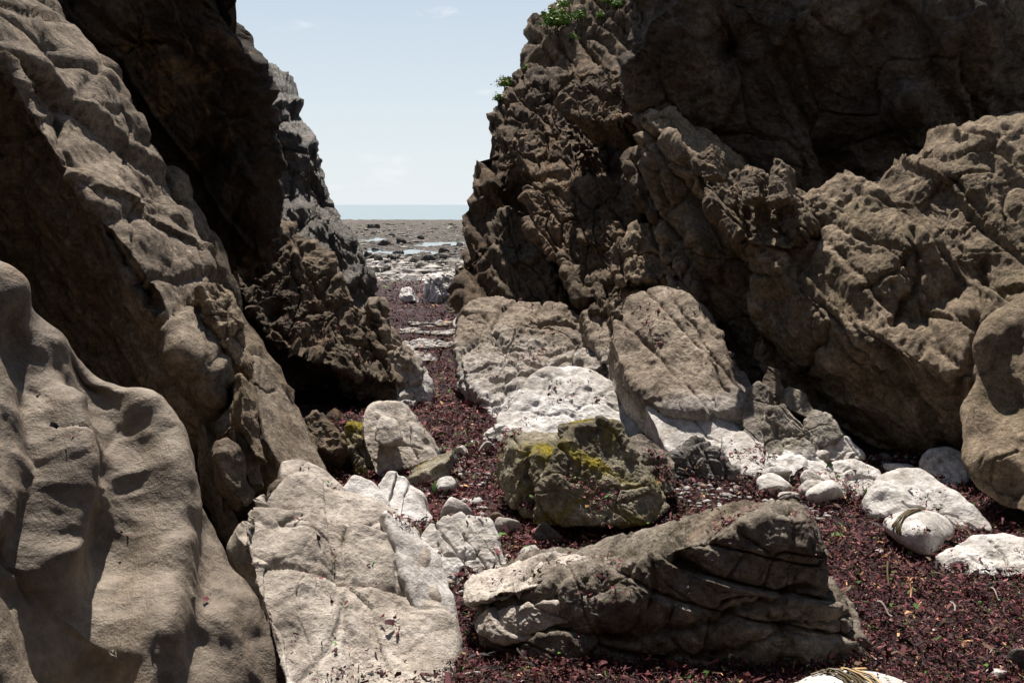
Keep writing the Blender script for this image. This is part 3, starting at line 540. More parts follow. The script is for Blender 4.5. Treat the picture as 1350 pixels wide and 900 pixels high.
COB = [  # px, py of the foot, width px, height px, material, label
 (585, 655, 34, 26, 'white', 'upright little white stone beside the fractured block base'), (598, 690, 46, 30, 'white', 'flat white stone capping the cracked slab end'),  (668, 708, 42, 26, 'white', 'angular white stone beside the brown pebbles'),
 (655, 692, 24, 14, 'tan', 'brown rounded pebble beside the angular white stone'), (676, 692, 18, 11, 'tan', 'small brown pebble close to the mossy boulder'), (722, 722, 40, 30, 'grey', 'rounded grey stone propping the mossy boulder'), (700, 738, 34, 16, 'white', 'white stone at the tip of the foreground block'),
 (612, 604, 22, 14, 'white', 'white stone at the bend of the weed path'), (628, 590, 16, 12, 'white', 'small white stone in the weed path bend'), (640, 600, 22, 16, 'white', 'white chip beside the corner of the bleached slab'),
 (1085, 655, 56, 30, 'white', 'long white cobble at the edge of the weed below the fingers'), (1068, 622, 60, 30, 'white', 'rounded white boulder at the foot of the fingers'),  (1092, 668, 52, 30, 'white', 'oval white stone banked against the weed'),
 (985, 618, 46, 36, 'white', 'white cobble beside the dark grey boulder'), (968, 602, 30, 22, 'white', 'pale cobble on the lip of the bleached slab'), (990, 588, 22, 18, 'white', 'round pale pebble at the foot of the fingers'), (975, 578, 22, 16, 'cream', 'tan pebble in the gap before the fingers'), (1003, 606, 16, 12, 'tan', 'orange pebble among the white cobbles'),
 (1030, 640, 44, 24, 'white', 'smooth white cobble at the weed edge'), (1022, 655, 50, 26, 'white', 'broad white cobble half sunk in weed'), (1010, 632, 20, 12, 'white', 'little white stone beside the broad cobble'), (1040, 662, 34, 12, 'white', 'flat white pebble on the weed'),
 (1065, 610, 26, 18, 'white', 'small stone between the finger bases'), (1108, 612, 26, 16, 'white', 'small white stone under the wall'), (1090, 607, 20, 14, 'white', 'white pebble under the wall'), (1170, 612, 22, 12, 'grey', 'dark blue grey pebble under the wall'), (1130, 622, 36, 22, 'white', 'white stone before the wall shadow'),
 (968, 652, 22, 8, 'white', 'thin white pebble lying on the weed'), (1003, 653, 26, 9, 'grey', 'grey flat pebble lying on the weed'), (1100, 660, 24, 9, 'white', 'pale flat pebble beside the white boulders'), (1017, 655, 16, 8, 'tan', 'tan pebble lying on the weed'), (1160, 734, 14, 9, 'white', 'tiny white pebble in the weed field'),
   (945, 625, 40, 26, 'white', 'white stone pressed against the jagged boulder'),  (1060, 600, 30, 24, 'cream', 'cream stone leaning on the broad finger'), (1185, 628, 40, 22, 'white', 'white stone tucked behind the largest white boulder'),  (690, 660, 26, 16, 'white', 'white stone under the side of the mossy boulder'),
   
 (622, 898, 26, 16, 'white', 'white pebble by the corner of the foreground block'), (1344, 888, 30, 32, 'grey', 'grey and white stone at the edge of the weed field'), (1318, 900, 30, 16, 'white', 'pale stone buried in the weed field'), (430, 880, 40, 34, 'white', 'white rubble stone at the foot of the front slab'), (410, 862, 34, 22, 'white', 'white chip in the crack below the front slab'), (425, 905, 44, 26, 'white', 'lower white rubble stone below the front slab'),
 (378, 818, 18, 16, 'mossy', 'green pebble in the crack beside the cream slab'), (362, 800, 14, 18, 'white', 'wet white pebble in the crack'), (358, 770, 12, 14, 'grey', 'wet grey pebble in the crack')]
def cobble(k, px, py, w, h, mat, label):
    g = ground_hit(px, py) if py < 800 or px > 500 else P(px, py, 3.9)
    W = w / F_PX * g[1] * 1.15; H = h / F_PX * g[1] * 1.2; rs = np.random.RandomState(200 + k)
    Q = rs.normal(size=(12, 3)); Q /= np.linalg.norm(Q, axis=1)[:, None]
    ang = rs.uniform(-.4, .4); ca, sa = math.cos(ang), math.sin(ang)
    Q = Q * np.array((W / 2, W * .36, H * .62)) * 1.12; Q = Q @ np.array(((ca, 0, sa), (0, 1, 0), (-sa, 0, ca)))
    return thing_rock('stone', label, 'stone', 'loose stones on the gully floor', mat=mat, sub=5, p=8, seed=200 + k, pts=Q + g + np.array((0, W * .2, H * .36)), lo=(6, W * .07), hi=(30, W * .02))
for k, a in enumerate(COB): cobble(k, *a)

# middle of the gully: brown-topped slab and bleached slabs
thing_rock('rock_slab', 'brown topped slab strewn with weed at the side of the path', 'rock', mat='half', sub=8, p=18, seed=90,
     pts=np.concatenate([slab((700, 470, 9.2), (-.06, -.36, .93), [(600, 448), (612, 410), (640, 394), (700, 392), (745, 402), (786, 428), (802, 470), (780, 495), (700, 505), (655, 535), (620, 505)], (.15, .2, -.75)), PX((602, 470, 11), (610, 500, 9.7), (650, 560, 8.3))]),
     lo=(1.3, .10), strata=(.34, .07, .04, (-.1, -.5, .86), .8), cell=(1.6, .05, .04, .7, .4), mid=(4, .05), hi=(12, .02), cracks=[([(655, 440), (680, 470), (720, 480), (770, 470)], .035, .08), ([(700, 420), (745, 425), (790, 440)], .03, .06), ([(640, 500), (700, 490), (730, 470)], .03, .07)])
thing_rock('rock_slab', 'bright bleached slab just behind the mossy boulder', 'rock', mat='white', sub=7, p=16, seed=91,
     pts=slab((760, 540, 7.7), (.05, -.52, .85), [(652, 545), (670, 520), (705, 490), (770, 478), (805, 500), (845, 545), (872, 590), (780, 620), (665, 590)], (.05, .5, -.5)), lo=(1.8, .06), mid=(4, .025), hi=(14, .01), cell=(2.2, .03, .012, .8))
thing_rock('rock', 'cracked white corner rock at the foot of the path slab', 'rock', mat='white', sub=6, p=10, seed=92, pts=slab((665, 575, 7.3), (-.3, -.7, .64), [(640, 575), (650, 556), (680, 560), (685, 600), (655, 612), (640, 598)], (.1, .3, -.2)), lo=(3, .05), cell=(5, .05, .04, 1), hi=(14, .01))
thing_rock('rock', 'white lump under the side of the brown topped slab', 'rock', mat='white', sub=6, p=9, seed=93, pts=slab((620, 515, 9.4), (-.4, -.7, .6), [(606, 505), (615, 495), (630, 510), (640, 540), (625, 535)], (.2, .3, -.2)), lo=(3, .05), mid=(8, .03), hi=(14, .01))
thing_rock('rock_slab', 'tall tan slab with bleached lower half under the buttress', 'rock', mat='half', sub=8, p=14, seed=94,
     pts=slab((900, 480, 7.5), (-.20, -.52, .83), [(804, 455), (804, 405), (824, 380), (880, 370), (908, 388), (958, 470), (990, 532), (940, 548), (870, 540), (832, 508)], (.1, .4, -.7)), lo=(1.6, .14), strata=(.5, .07, .03, (.85, .3, .2), .6), mid=(3.5, .03), hi=(12, .009), bumps=[(905, 470, 25, -.05), (860, 430, 30, .05)],
     cracks=[([(872, 362), (905, 410), (938, 470), (960, 520)], .02, .05), ([(905, 415), (930, 405)], .02, .04)])
thing_rock('rock_slab', 'brightest white slab running down to the cobbles', 'rock', mat='white', sub=7, p=12, seed=95,
     pts=slab((920, 580, 6.9), (-.08, -.52, .85), [(848, 535), (870, 515), (900, 508), (955, 520), (975, 560), (1000, 605), (985, 630), (920, 650), (880, 600)], (.05, .4, -.45)), lo=(2, .06), mid=(4, .015), hi=(14, .005), cracks=[([(905, 535), (940, 575), (965, 595)], .014, .03)])
thing_rock('rock', 'cracked white rock between the white slab and the fingers', 'rock', mat='white', sub=6, p=10, seed=96, pts=slab((945, 540, 7.2), (-.3, -.6, .74), [(915, 530), (940, 512), (970, 520), (985, 560), (970, 575), (945, 555)], (.1, .3, -.3)), lo=(3, .05), cell=(4, .04, .03, .7), hi=(14, .006))
thing_rock('boulder', 'dark and grey jagged boulder on the weed below the white slab', 'rock', mat='grey', sub=7, p=11, seed=97, pts=slab((925, 615, 6.3), (-.25, -.75, .6), [(884, 620), (892, 598), (920, 586), (945, 592), (968, 612), (972, 632), (945, 642), (900, 642)], (.05, .45, -.1)), lo=(3, .06), strata=(.13, .06, .04, (.6, -.3, .7), .8), cell=(4, .06, .03, .8), mid=(8, .03), hi=(18, .01))
thing_rock('rock_slab', 'narrow tan bed lying along the right edge of the tall tan slab', 'rock', mat='half', sub=7, p=14, seed=98,
     pts=slab((940, 470, 7.8), (-.10, -.52, .85), [(878, 362), (905, 370), (952, 436), (988, 505), (1004, 560), (978, 556), (930, 475), (895, 410)], (.15, .4, -.6)), lo=(2, .05), strata=(.3, .05, .03, (.1, .85, .5), .6), mid=(5, .03), hi=(12, .012))
thing_rock('rock', 'weed topped brown rock filling the gap between the two big slabs', 'rock', mat='half', sub=7, p=14, seed=99,
     pts=slab((800, 430, 9.4), (-.1, -.5, .86), [(765, 408), (790, 396), (822, 408), (828, 450), (832, 500), (805, 500), (785, 450)], (.1, .5, -.7)), lo=(2, .08), cell=(2.5, .06, .03, .6), mid=(5, .04), hi=(12, .015))
thing_rock('rock_slab', 'low white ledge joining the bright slab to the leaning fingers', 'rock', mat='white', sub=7, p=10, seed=68,
     pts=slab((1010, 605, 6.5), (-.1, -.42, .9), [(950, 575), (985, 562), (1035, 585), (1085, 606), (1105, 632), (1060, 648), (1000, 636), (960, 615)], (.05, .3, -.3)), lo=(2.6, .07), cell=(3, .03, .015, .6), mid=(5, .02), hi=(14, .006))
thing_rock('rock_slab', 'low humped white ledge between the fingers and the white boulders', 'rock', mat='white', sub=7, p=9, seed=67,
     pts=slab((1115, 640, 5.95), (-.12, -.42, .9), [(1058, 645), (1075, 618), (1115, 602), (1165, 612), (1180, 640), (1152, 672), (1100, 676)], (.05, .3, -.3)), lo=(3, .09), cell=(3, .03, .015, .6), mid=(5, .02), hi=(14, .006))
# leaning fingers of rock below the bulging wall
FING = [([(976, 545), (982, 512), (1000, 500), (1014, 512), (1018, 560), (1008, 605), (990, 600)], 6.9, 'pillar', 'leaning grey finger of rock, outermost of its row'), ([(1000, 505), (1012, 482), (1028, 488), (1035, 525), (1022, 545), (1004, 530)], 7.2, 'tan', 'tan knob of rock capping the row of leaning fingers'), ([(1004, 560), (1012, 536), (1032, 534), (1048, 555), (1072, 570), (1078, 600), (1050, 612), (1010, 602)], 6.7, 'pillar', 'broad pale finger of rock with rounded twin tops'),
        ([(1028, 522), (1040, 510), (1062, 518), (1076, 545), (1066, 552), (1040, 540)], 7.1, 'pillar', 'speckled blunt rock leaning below the wall'), ([(1058, 555), (1072, 538), (1095, 545), (1112, 575), (1085, 590), (1064, 580)], 6.9, 'pillar', 'green tinged blunt rock leaning below the wall'), ([(1085, 590), (1100, 572), (1120, 576), (1140, 602), (1110, 612), (1088, 605)], 6.75, 'white', 'white blunt rock ending the row of leaning fingers'), ([(1018, 545), (1030, 530), (1036, 570), (1030, 600), (1016, 590)], 6.8, 'pillar', 'narrow shaded finger wedged between two broader fingers')]
for k, (q, Y, m, lab) in enumerate(FING):
    thing_rock('rock_finger', lab, 'rock', 'leaning rock fingers below the wall', mat=m, sub=7 if k < 3 else 6, p=13, seed=100 + k, pts=slab((q[0][0], q[0][1], Y), (-.35, -.7, .62), q, (.12, .3, -.12)), lo=(3.5, .05), cell=(4, .018, .01, .6, .4), mid=(5, .012), hi=(16, .006), pit=(16, .012))
# white boulders of the right
thing_rock('boulder', 'largest white boulder with green patch near the right column', 'rock', mat='white', sub=7, p=9, seed=110, pts=np.concatenate([slab((1190, 650, 5.6), (-.15, -.5, .85), [(1140, 655), (1158, 620), (1190, 604), (1225, 612), (1258, 648), (1320, 692), (1322, 706), (1260, 700), (1200, 690), (1150, 680)], (.05, .3, -.35))]), lo=(2.6, .06), mid=(5, .015), hi=(16, .005), bumps=[(1160, 655, 14, -.03)], cracks=[([(1185, 660), (1250, 675), (1300, 700)], .012, .025), ([(1215, 640), (1260, 690)], .01, .02)])
thing_rock('boulder', 'smooth white boulder wrapped with a strand of kelp', 'rock', mat='white', sub=7, p=6, seed=111, pts=PX((1157, 682, 5.25), (1180, 672, 5.3), (1228, 667, 5.35), (1262, 685, 5.3), (1258, 715, 5.05), (1224, 740, 4.85), (1190, 724, 4.95), (1168, 700, 5.05), (1210, 690, 4.9), (1235, 700, 4.92), (1230, 720, 5.5), (1170, 700, 5.6), (1260, 730, 5.6)), lo=(3, .03), hi=(16, .003))
thing_rock('boulder', 'cracked white boulder at the margin of the weed field', 'rock', mat='white', sub=7, p=8, seed=112, pts=PX((1218, 735, 4.85), (1238, 717, 4.9), (1300, 703, 5.0), (1350, 705, 4.9), (1420, 715, 4.8), (1420, 770, 4.55), (1350, 756, 4.65), (1300, 748, 4.7), (1248, 759, 4.65), (1228, 750, 4.75), (1290, 760, 5.4), (1400, 760, 5.4)), lo=(3, .05), mid=(6, .02), hi=(16, .006), cracks=[([(1260, 715), (1280, 735), (1300, 745)], .014, .03), ([(1300, 706), (1330, 730), (1335, 752)], .014, .03)], bumps=[(1265, 742, 12, -.04)])
thing_rock('boulder', 'white saddle shaped boulder next to the largest white one', 'rock', mat='white', sub=6, p=7, seed=113, pts=slab((1115, 650, 5.95), (-.2, -.6, .77), [(1090, 655), (1100, 632), (1125, 622), (1150, 630), (1155, 665), (1130, 678), (1095, 668)], (.05, .3, -.2)), lo=(3, .04), hi=(16, .005))
thing_rock('boulder', 'small white boulder beside the saddle shaped one', 'rock', mat='white', sub=6, p=7, seed=114, pts=slab((1080, 640, 6.2), (-.2, -.7, .7), [(1062, 645), (1072, 622), (1090, 618), (1105, 632), (1100, 655), (1075, 658)], (.05, .25, -.15)), lo=(3, .04), hi=(16, .008))
thing_rock('boulder', 'green tinted pale rock between the right column and wall', 'rock', mat='half', sub=6, p=8, seed=115, pts=slab((1240, 615, 6.3), (-.3, -.65, .7), [(1210, 608), (1222, 590), (1250, 584), (1275, 600), (1280, 640), (1250, 650), (1225, 630)], (.1, .3, -.2)), lo=(3, .04), hi=(16, .006))
thing_rock('boulder', 'flat white boulder with kelp lying over it at the foot of the foreground block', 'rock', mat='white', sub=7, p=7, seed=116, pts=PX((1025, 897, 3.55), (1050, 884, 3.6), (1100, 878, 3.62), (1160, 880, 3.6), (1215, 898, 3.5), (1250, 930, 3.35), (1000, 930, 3.4), (1100, 940, 3.2), (1050, 960, 3.6), (1200, 960, 3.6)), lo=(3, .02), hi=(16, .003))

# mossy boulder in the middle
mb = tag(empty('boulder', P(780, 690, 5.5) * np.array((1, 1, 0))), 'mossy yellow green boulder standing in the middle of the gully', 'rock')
MB = dict(mid=(7, .022), hi=(18, .010), parent=mb)
rock('front_lobe', PX((703, 690, 5.15), (708, 655, 5.15), (722, 610, 5.25), (740, 578, 5.35), (765, 556, 5.45), (812, 556, 5.5), (822, 590, 5.4), (850, 630, 5.3), (884, 668, 5.25), (870, 682, 5.2), (800, 693, 5.1), (745, 695, 5.1), (720, 680, 5.7), (860, 660, 5.9), (800, 580, 6.0), (750, 590, 6.0)), 'mossy', 8, 40, 120, lo=(2.6, .05), cell=(3, .03, .012, .8),
     cracks=[([(735, 580), (755, 600), (750, 625), (790, 640), (850, 640)], .018, .04), ([(800, 650), (830, 660), (860, 650)], .014, .025), ([(712, 640), (760, 650), (800, 645)], .014, .025)], **MB)
rock('side_lobe', PX((653, 590, 5.75), (668, 570, 5.85), (735, 572, 5.85), (730, 600, 5.5), (712, 650, 5.35), (705, 688, 5.4), (690, 680, 5.4), (668, 668, 5.5), (656, 640, 5.6), (690, 590, 5.45), (720, 640, 6.1), (670, 600, 6.2)), 'mossy', 7, 14, 121, lo=(3, .06), strata=(.16, .06, .045, (.9, .1, -.15), .5), cracks=[([(690, 585), (688, 620), (700, 670)], .03, .07)], **MB)
rock('rear_lobe', PX((812, 575, 5.8), (845, 570, 5.95), (880, 595, 5.85), (888, 625, 5.75), (885, 655, 5.6), (850, 660, 5.5), (825, 610, 5.55), (840, 600, 6.3), (880, 640, 6.3)), 'block', 7, 12, 122, lo=(3, .04), strata=(.13, .05, .03, (.3, -.1, .95), .8), **MB)
rock('top_cap', PX((735, 575, 5.55), (738, 558, 5.6), (775, 550, 5.65), (815, 555, 5.65), (822, 575, 5.6), (780, 585, 5.5), (780, 570, 6.0), (740, 570, 5.9), (815, 570, 6.0)), 'mossy', 6, 12, 123, lo=(4, .03), **MB)

# big tilted block of the foreground
fb = tag(empty('tilted_block', P(880, 890, 3.8) * np.array((1, 1, 0))), 'big tilted bedded block lying in front with shadowed face', 'rock')
SN = (.22, -.25, .94)
FBK = dict(mid=(5, .028), hi=(15, .011), parent=fb)
def PB(*pts): return np.array([P(x, y, Y * 1.05) for x, y, Y in pts])
rock('block_body', PB((640, 800, 3.75), (740, 775, 3.72), (830, 752, 3.68), (900, 724, 3.66), (1000, 686, 3.68), (1042, 668, 3.72), (1068, 672, 3.85), (1078, 695, 3.85), (1104, 765, 3.75), (1132, 805, 3.68), (1166, 880, 3.62), (1160, 900, 3.55), (950, 895, 3.55), (760, 900, 3.55), (690, 895, 3.58), (640, 862, 3.68),
     (640, 770, 4.15), (720, 735, 4.3), (800, 700, 4.4), (900, 690, 4.35), (1045, 656, 4.1), (1060, 720, 4.6), (720, 800, 4.6)), 'block', 8, 30, 130, lo=(1.8, .05), strata=[(.15, .06, .035, SN, .6), (.4, .04, .025, (.9, .2, -.2), .5)], cell=(2.6, .04, .02, .7, .6),
     bumps=[(820, 790, 20, .04), (900, 745, 20, -.05)], cracks=[([(880, 700), (905, 720), (900, 745), (930, 760)], .02, .05), ([(700, 850), (900, 825), (1080, 770)], .022, .05), ([(760, 880), (950, 860), (1140, 800)], .02, .04), ([(980, 690), (985, 730), (960, 760)], .016, .03), ([(1060, 740), (1060, 800), (1090, 840)], .016, .03)], **FBK)
rock('end_lobe', PB((607, 775, 3.9), (630, 755, 4.0), (700, 735, 4.1), (780, 722, 4.0), (790, 745, 3.75), (720, 770, 3.66), (650, 790, 3.68), (612, 800, 3.75), (640, 790, 4.2), (750, 770, 4.2)), 'cream', 7, 9, 131, lo=(3.5, .03), strata=(.12, .03, .015, SN, .6), **FBK)
rock('end_lobe', PB((620, 830, 3.72), (640, 805, 3.74), (700, 790, 3.64), (760, 790, 3.62), (770, 815, 3.60), (720, 835, 3.58), (650, 846, 3.62), (690, 820, 4.1), (640, 830, 4.1)), 'cream', 7, 9, 132, lo=(3.5, .03), strata=(.12, .03, .015, SN, .6), **FBK)
rock('end_lobe', PB((655, 870, 3.62), (690, 840, 3.58), (740, 830, 3.57), (790, 840, 3.56), (760, 880, 3.5), (690, 895, 3.52), (720, 860, 4.0)), 'block', 6, 9, 133, lo=(3.5, .03), strata=(.1, .03, .02, SN, .8), **FBK)
rock('top_ledge', PB((905, 690, 4.05), (950, 668, 4.2), (1045, 657, 4.0), (1062, 668, 3.9), (1030, 676, 3.72), (960, 705, 3.7), (905, 722, 3.72), (930, 720, 4.2), (1040, 690, 4.2)), 'tan', 7, 14, 134, lo=(3, .03), strata=(.09, .03, .02, SN, .8), **FBK)

# beyond the gully's mouth
thing_rock('pale_rock', 'small upright white stone standing in the weed at the gully mouth', 'rock', mat='white', sub=6, p=9, seed=140, pts=slab((532, 390, 19.5), (-.3, -.8, .5), [(525, 391), (528, 380), (535, 377), (541, 388), (546, 397), (530, 399)], (.1, .5, -.1)), lo=(2, .06), mid=(4, .05), hi=(8, .02))
thing_rock('pale_rock', 'creased pale rock leaning on the end of the right headland', 'rock', mat='white', sub=7, p=9, seed=141, pts=slab((575, 385, 19.5), (-.3, -.8, .5), [(553, 385), (562, 368), (585, 360), (604, 364), (606, 392), (580, 400), (558, 402)], (.6, 1.2, -.3)), lo=(1.2, .2), cell=(1.6, .12, .08, .8), mid=(3, .06), hi=(8, .02))
thing_rock('pale_rock', 'brown and white foot of the headland beside the path', 'rock', mat='brown', sub=7, p=12, seed=142, pts=slab((605, 400, 15.5), (-.45, -.75, .48), [(583, 412), (592, 385), (602, 350), (625, 365), (632, 400), (612, 416)], (.6, .8, -.1)), lo=(1.4, .15), strata=(.22, .1, .06, BED, .8), mid=(4, .06), hi=(10, .025))
thing_rock('pale_rock', 'bare white toe of rock at the bend of the path', 'rock', mat='white', sub=6, p=9, seed=143, pts=slab((605, 422, 14.4), (-.3, -.6, .74), [(592, 428), (600, 416), (625, 405), (640, 410), (625, 428), (600, 434)], (.3, .6, -.2)), lo=(2, .08), mid=(5, .04), hi=(10, .015))
rs = np.random.RandomState(5)
WORDS = ['pale', 'brown', 'dark', 'grey', 'cream', 'tawny', 'black']
for k in range(60):
    px = rs.uniform(455, 612); py = rs.choice([rs.uniform(340, 362), rs.uniform(330, 350), rs.uniform(300, 335)], p=[.6, .25, .15]); g = ground_hit(px, py)
    w = rs.uniform(6, 17) / F_PX * g[1] * (1.25 if py > 335 else 1); h = w * rs.uniform(.3, .5)
    Q = rs.normal(size=(11, 3)); Q /= np.linalg.norm(Q, axis=1)[:, None]
    pale = py > 346 and rs.rand() < .6
    thing_rock('shelf_rock', 'pale jagged rock scattered where the gully opens to the shelf' if pale else 'dark jagged rock scattered out on the tidal shelf', 'rock', 'pale rocks at the gully mouth' if pale else 'dark rocks on the tidal shelf', mat='far' if pale else 'fardark', sub=5, p=12, seed=300 + k, pts=Q * np.array((w * .6, w * .5, h)) + g + np.array((0, 0, h * .2)), lo=(1.2 / w, w * .12), mid=(3 / w, w * .08))

# ================================================================== seaweed, plants, kelp
def leaf_mat(name, rough, spec, trans=.0):
    t = NT(name); a = t.n('ShaderNodeVertexColor', layer_name='Col')
    m = t.out(a.outputs[0], rough, None, spec)
    if trans: t.b.inputs['Subsurface Weight'].default_value = 0
    return m
weed_m = leaf_mat('seaweed', .68, .22); plant_m = leaf_mat('plant_leaf', .55, .3)
def strips(name, Pn, size, asp, cols, mat, seg=3, tilt=.5, curl=.8, seed=0, up=None, origin=None):
    """many small curled ribbons as one mesh; up = mean direction normal"""
    rs = np.random.RandomState(seed); n = len(Pn)
    a = rs.uniform(0, 2 * np.pi, n); N = np.tile((0, 0, 1.), (n, 1)) if up is None else np.array(up, float)
    N = N + rs.normal(scale=tilt, size=(n, 3)); N /= np.linalg.norm(N, axis=1)[:, None]
    T = np.stack([np.cos(a), np.sin(a), rs.normal(scale=.2, size=n)], 1); T -= (T * N).sum(1)[:, None] * N; T /= np.linalg.norm(T, axis=1)[:, None]
    B = np.cross(N, T); L = size; W = size * asp; k = seg + 1; V = np.zeros((n, k, 2, 3)); c = rs.normal(scale=curl, size=n); b2 = rs.normal(scale=curl, size=n)
    pos = Pn - T * (L / 2)[:, None]; ang = -c * .5; yaw = -b2 * .5
    for s in range(k):
        d = T * (np.cos(ang) * np.cos(yaw))[:, None] + N * np.sin(ang)[:, None] + B * (np.sin(yaw) * np.cos(ang))[:, None]
        w = W * (.5 + .6 * np.sin(np.pi * (s + .6) / (k + .2))) * rs.uniform(.6, 1.3, n)
        V[:, s, 0] = pos - B * w[:, None] / 2 + N * (w * rs.uniform(-.3, .3, n))[:, None]; V[:, s, 1] = pos + B * w[:, None] / 2 + N * (w * rs.uniform(-.3, .3, n))[:, None]
        pos = pos + d * (L / seg)[:, None]; ang = ang + c / seg; yaw = yaw + b2 / seg
    base = np.arange(n)[:, None] * (2 * k); Fq = []
    for s in range(seg): Fq.append(base + np.array([[2 * s, 2 * s + 1, 2 * s + 3, 2 * s + 2]]))
    Fq = np.stack(Fq, 1).reshape(-1, 4)
    o = mesh_obj(name, V.reshape(-1, 3), Fq, mat, origin=origin if origin is not None else None)
    col = np.concatenate([np.repeat(cols, 2 * k, 0), np.ones((n * 2 * k, 1))], 1).astype(F32)
    o.data.color_attributes.new('Col', 'FLOAT_COLOR', 'POINT').data.foreach_set('color', col.ravel())
    return o
PAL = np.array([(.032, .008, .009), (.066, .016, .019), (.115, .032, .038), (.17, .07, .065), (.07, .042, .026), (.05, .11, .018), (.36, .20, .10), (.40, .36, .33), (.022, .016, .018)])
def palette(rs, n, w): return PAL[rs.choice(len(PAL), n, p=np.array(w) / sum(w))] * rs.uniform(.4, 1.2, (n, 1)) * .75
WGT = [22, 27, 20, 9, 8, 4.0, 2.4, .5, 8]
def in_poly(x, y, poly):
    c = np.zeros(len(x), bool); j = len(poly) - 1
    for i in range(len(poly)):
        xi, yi = poly[i]; xj, yj = poly[j]
        c ^= ((yi > y) != (yj > y)) & (x < (xj - xi) * (y - yi) / (yj - yi + 1e-9) + xi); j = i
    return c
def floor_pts(rs, n, poly, spread):
    # even cover over the floor seen inside the outline, a little denser near by
    W = np.array([ground_hit(*q)[:2] for q in poly]); x0, y0 = W.min(0); x1, y1 = W.max(0); out = []
    got = 0
    while got < n:
        u = rs.rand(n * 2); y = 1 / (1 / y0 + u * (1 / y1 - 1 / y0)) if spread else y0 + u * (y1 - y0)
        x = rs.uniform(x0, x1, n * 2)
        k = in_poly(x, y, W) & (rs.rand(n * 2) < np.minimum(1, y0 / y * 2))
        out.append(np.stack([x[k], y[k]], 1)); got += k.sum()
    q = np.concatenate(out)[:n]; return q
rs = np.random.RandomState(3)
def weed(poly, n, s0, seed, w=WGT, gate=None, pile=.035, gain=1.):
    q = floor_pts(rs, n, poly, True)
    if gate is not None:
        p3 = np.stack([q[:, 0], q[:, 1], 0 * q[:, 0]], 1); k = fbm(p3 * gate[0], 3) > gate[1] - .15 * rs.rand(len(q)); q = q[k]
    z = ground_z(q[:, 0], q[:, 1]) + pile * rs.rand(len(q)) ** 1.5
    size = s0 * np.sqrt(q[:, 1] / 4.5) * rs.lognormal(0, .5, len(q))
    return strips('seaweed', np.stack([q[:, 0], q[:, 1], z], 1), size, rs.uniform(.07, .34, len(q)), palette(rs, len(q), w) * gain, weed_m, 2, .65, 1.5, seed, origin=np.zeros(3))
o = weed([(560, 1000), (1700, 1000), (1700, 640), (1330, 600), (1100, 612), (880, 610), (640, 690), (560, 760)], 140000, .0185, 1, gain=2.15)
tag(o, 'deep red and purple seaweed strewn over the near gully floor', 'seaweed', kind='stuff')
o = weed([(480, 358), (600, 358), (590, 405), (612, 440), (600, 480), (660, 570), (720, 720), (560, 780), (400, 860), (380, 700), (440, 560), (560, 530), (520, 440)], 52000, .019, 2, [16, 28, 26, 14, 8, 4, 3, .6, 4], gate=(.8, -.25), gain=2.3)
tag(o, 'reddish seaweed covering the path through the gully', 'seaweed', kind='stuff')
# longer pale and brown wrack scraps, white shell and gravel
q = floor_pts(rs, 1500, [(560, 1000), (1700, 1000), (1700, 640), (1100, 612), (880, 610), (640, 690), (560, 760)], True); z = ground_z(q[:, 0], q[:, 1]) + .03
o = strips('wrack', np.stack([q[:, 0], q[:, 1], z], 1), rs.uniform(.04, .13, len(q)), rs.uniform(.04, .10, len(q)), palette(rs, len(q), [12, 14, 5, 1, 16, 2, 3, .4, 10]) * 1.1, weed_m, 6, .35, 1.6, 9, origin=np.zeros(3))
tag(o, 'longer brown strands of wrack mixed into the red seaweed', 'seaweed', kind='stuff')
def gravel(poly, n, s0, label, gate):
    q = floor_pts(rs, n, poly, True); p3 = np.stack([q[:, 0], q[:, 1], 0 * q[:, 0]], 1)
    q = q[fbm(p3 * gate[0] + 5, 3) > gate[1]]; U, Fc = ico(1); n = len(q)
    s = s0 * np.sqrt(q[:, 1] / 5) * rs.lognormal(0, .45, n); z = ground_z(q[:, 0], q[:, 1]) + .02
    sc = np.stack([s * rs.uniform(.7, 1.4, n), s * rs.uniform(.7, 1.2, n), s * rs.uniform(.35, .7, n)], 1)
    V = (U[None] * (1 + .18 * rs.normal(size=(n, len(U), 1))) * sc[:, None]) + np.stack([q[:, 0], q[:, 1], z], 1)[:, None]
    Fq = (np.arange(n)[:, None, None] * len(U) + Fc[None]).reshape(-1, 3)
    t = NT('gravel'); a = t.n('ShaderNodeVertexColor', layer_name='Col'); m = t.out(a.outputs[0], .8, None, .3)
    o = mesh_obj('gravel', V.reshape(-1, 3), Fq, m, origin=np.zeros(3), smooth=True)
    c = np.array([(.38, .365, .35), (.29, .27, .25), (.18, .17, .155), (.10, .09, .09), (.25, .19, .13)])[rs.choice(5, n, p=[.42, .25, .14, .09, .10])] * rs.uniform(.8, 1.15, (n, 1))
    col = np.concatenate([np.repeat(c, len(U), 0), np.ones((n * len(U), 1))], 1).astype(F32)
    o.data.color_attributes.new('Col', 'FLOAT_COLOR', 'POINT').data.foreach_set('color', col.ravel())
    tag(o, label, 'gravel', kind='stuff')
gravel([(520, 428), (600, 425), (612, 470), (560, 478), (540, 465)], 7000, .011, 'pale shingle showing through the weed along the path', (1.1, .02))
gravel([(560, 610), (640, 575), (680, 700), (700, 760), (600, 790), (560, 700)], 500, .010, 'white gravel between the slabs and the mossy boulder', (1.3, -.05))
gravel([(880, 600), (1240, 600), (1240, 650), (1060, 690), (880, 665)], 700, .011, 'white shingle gathered under the right wall', (1.3, -.05))
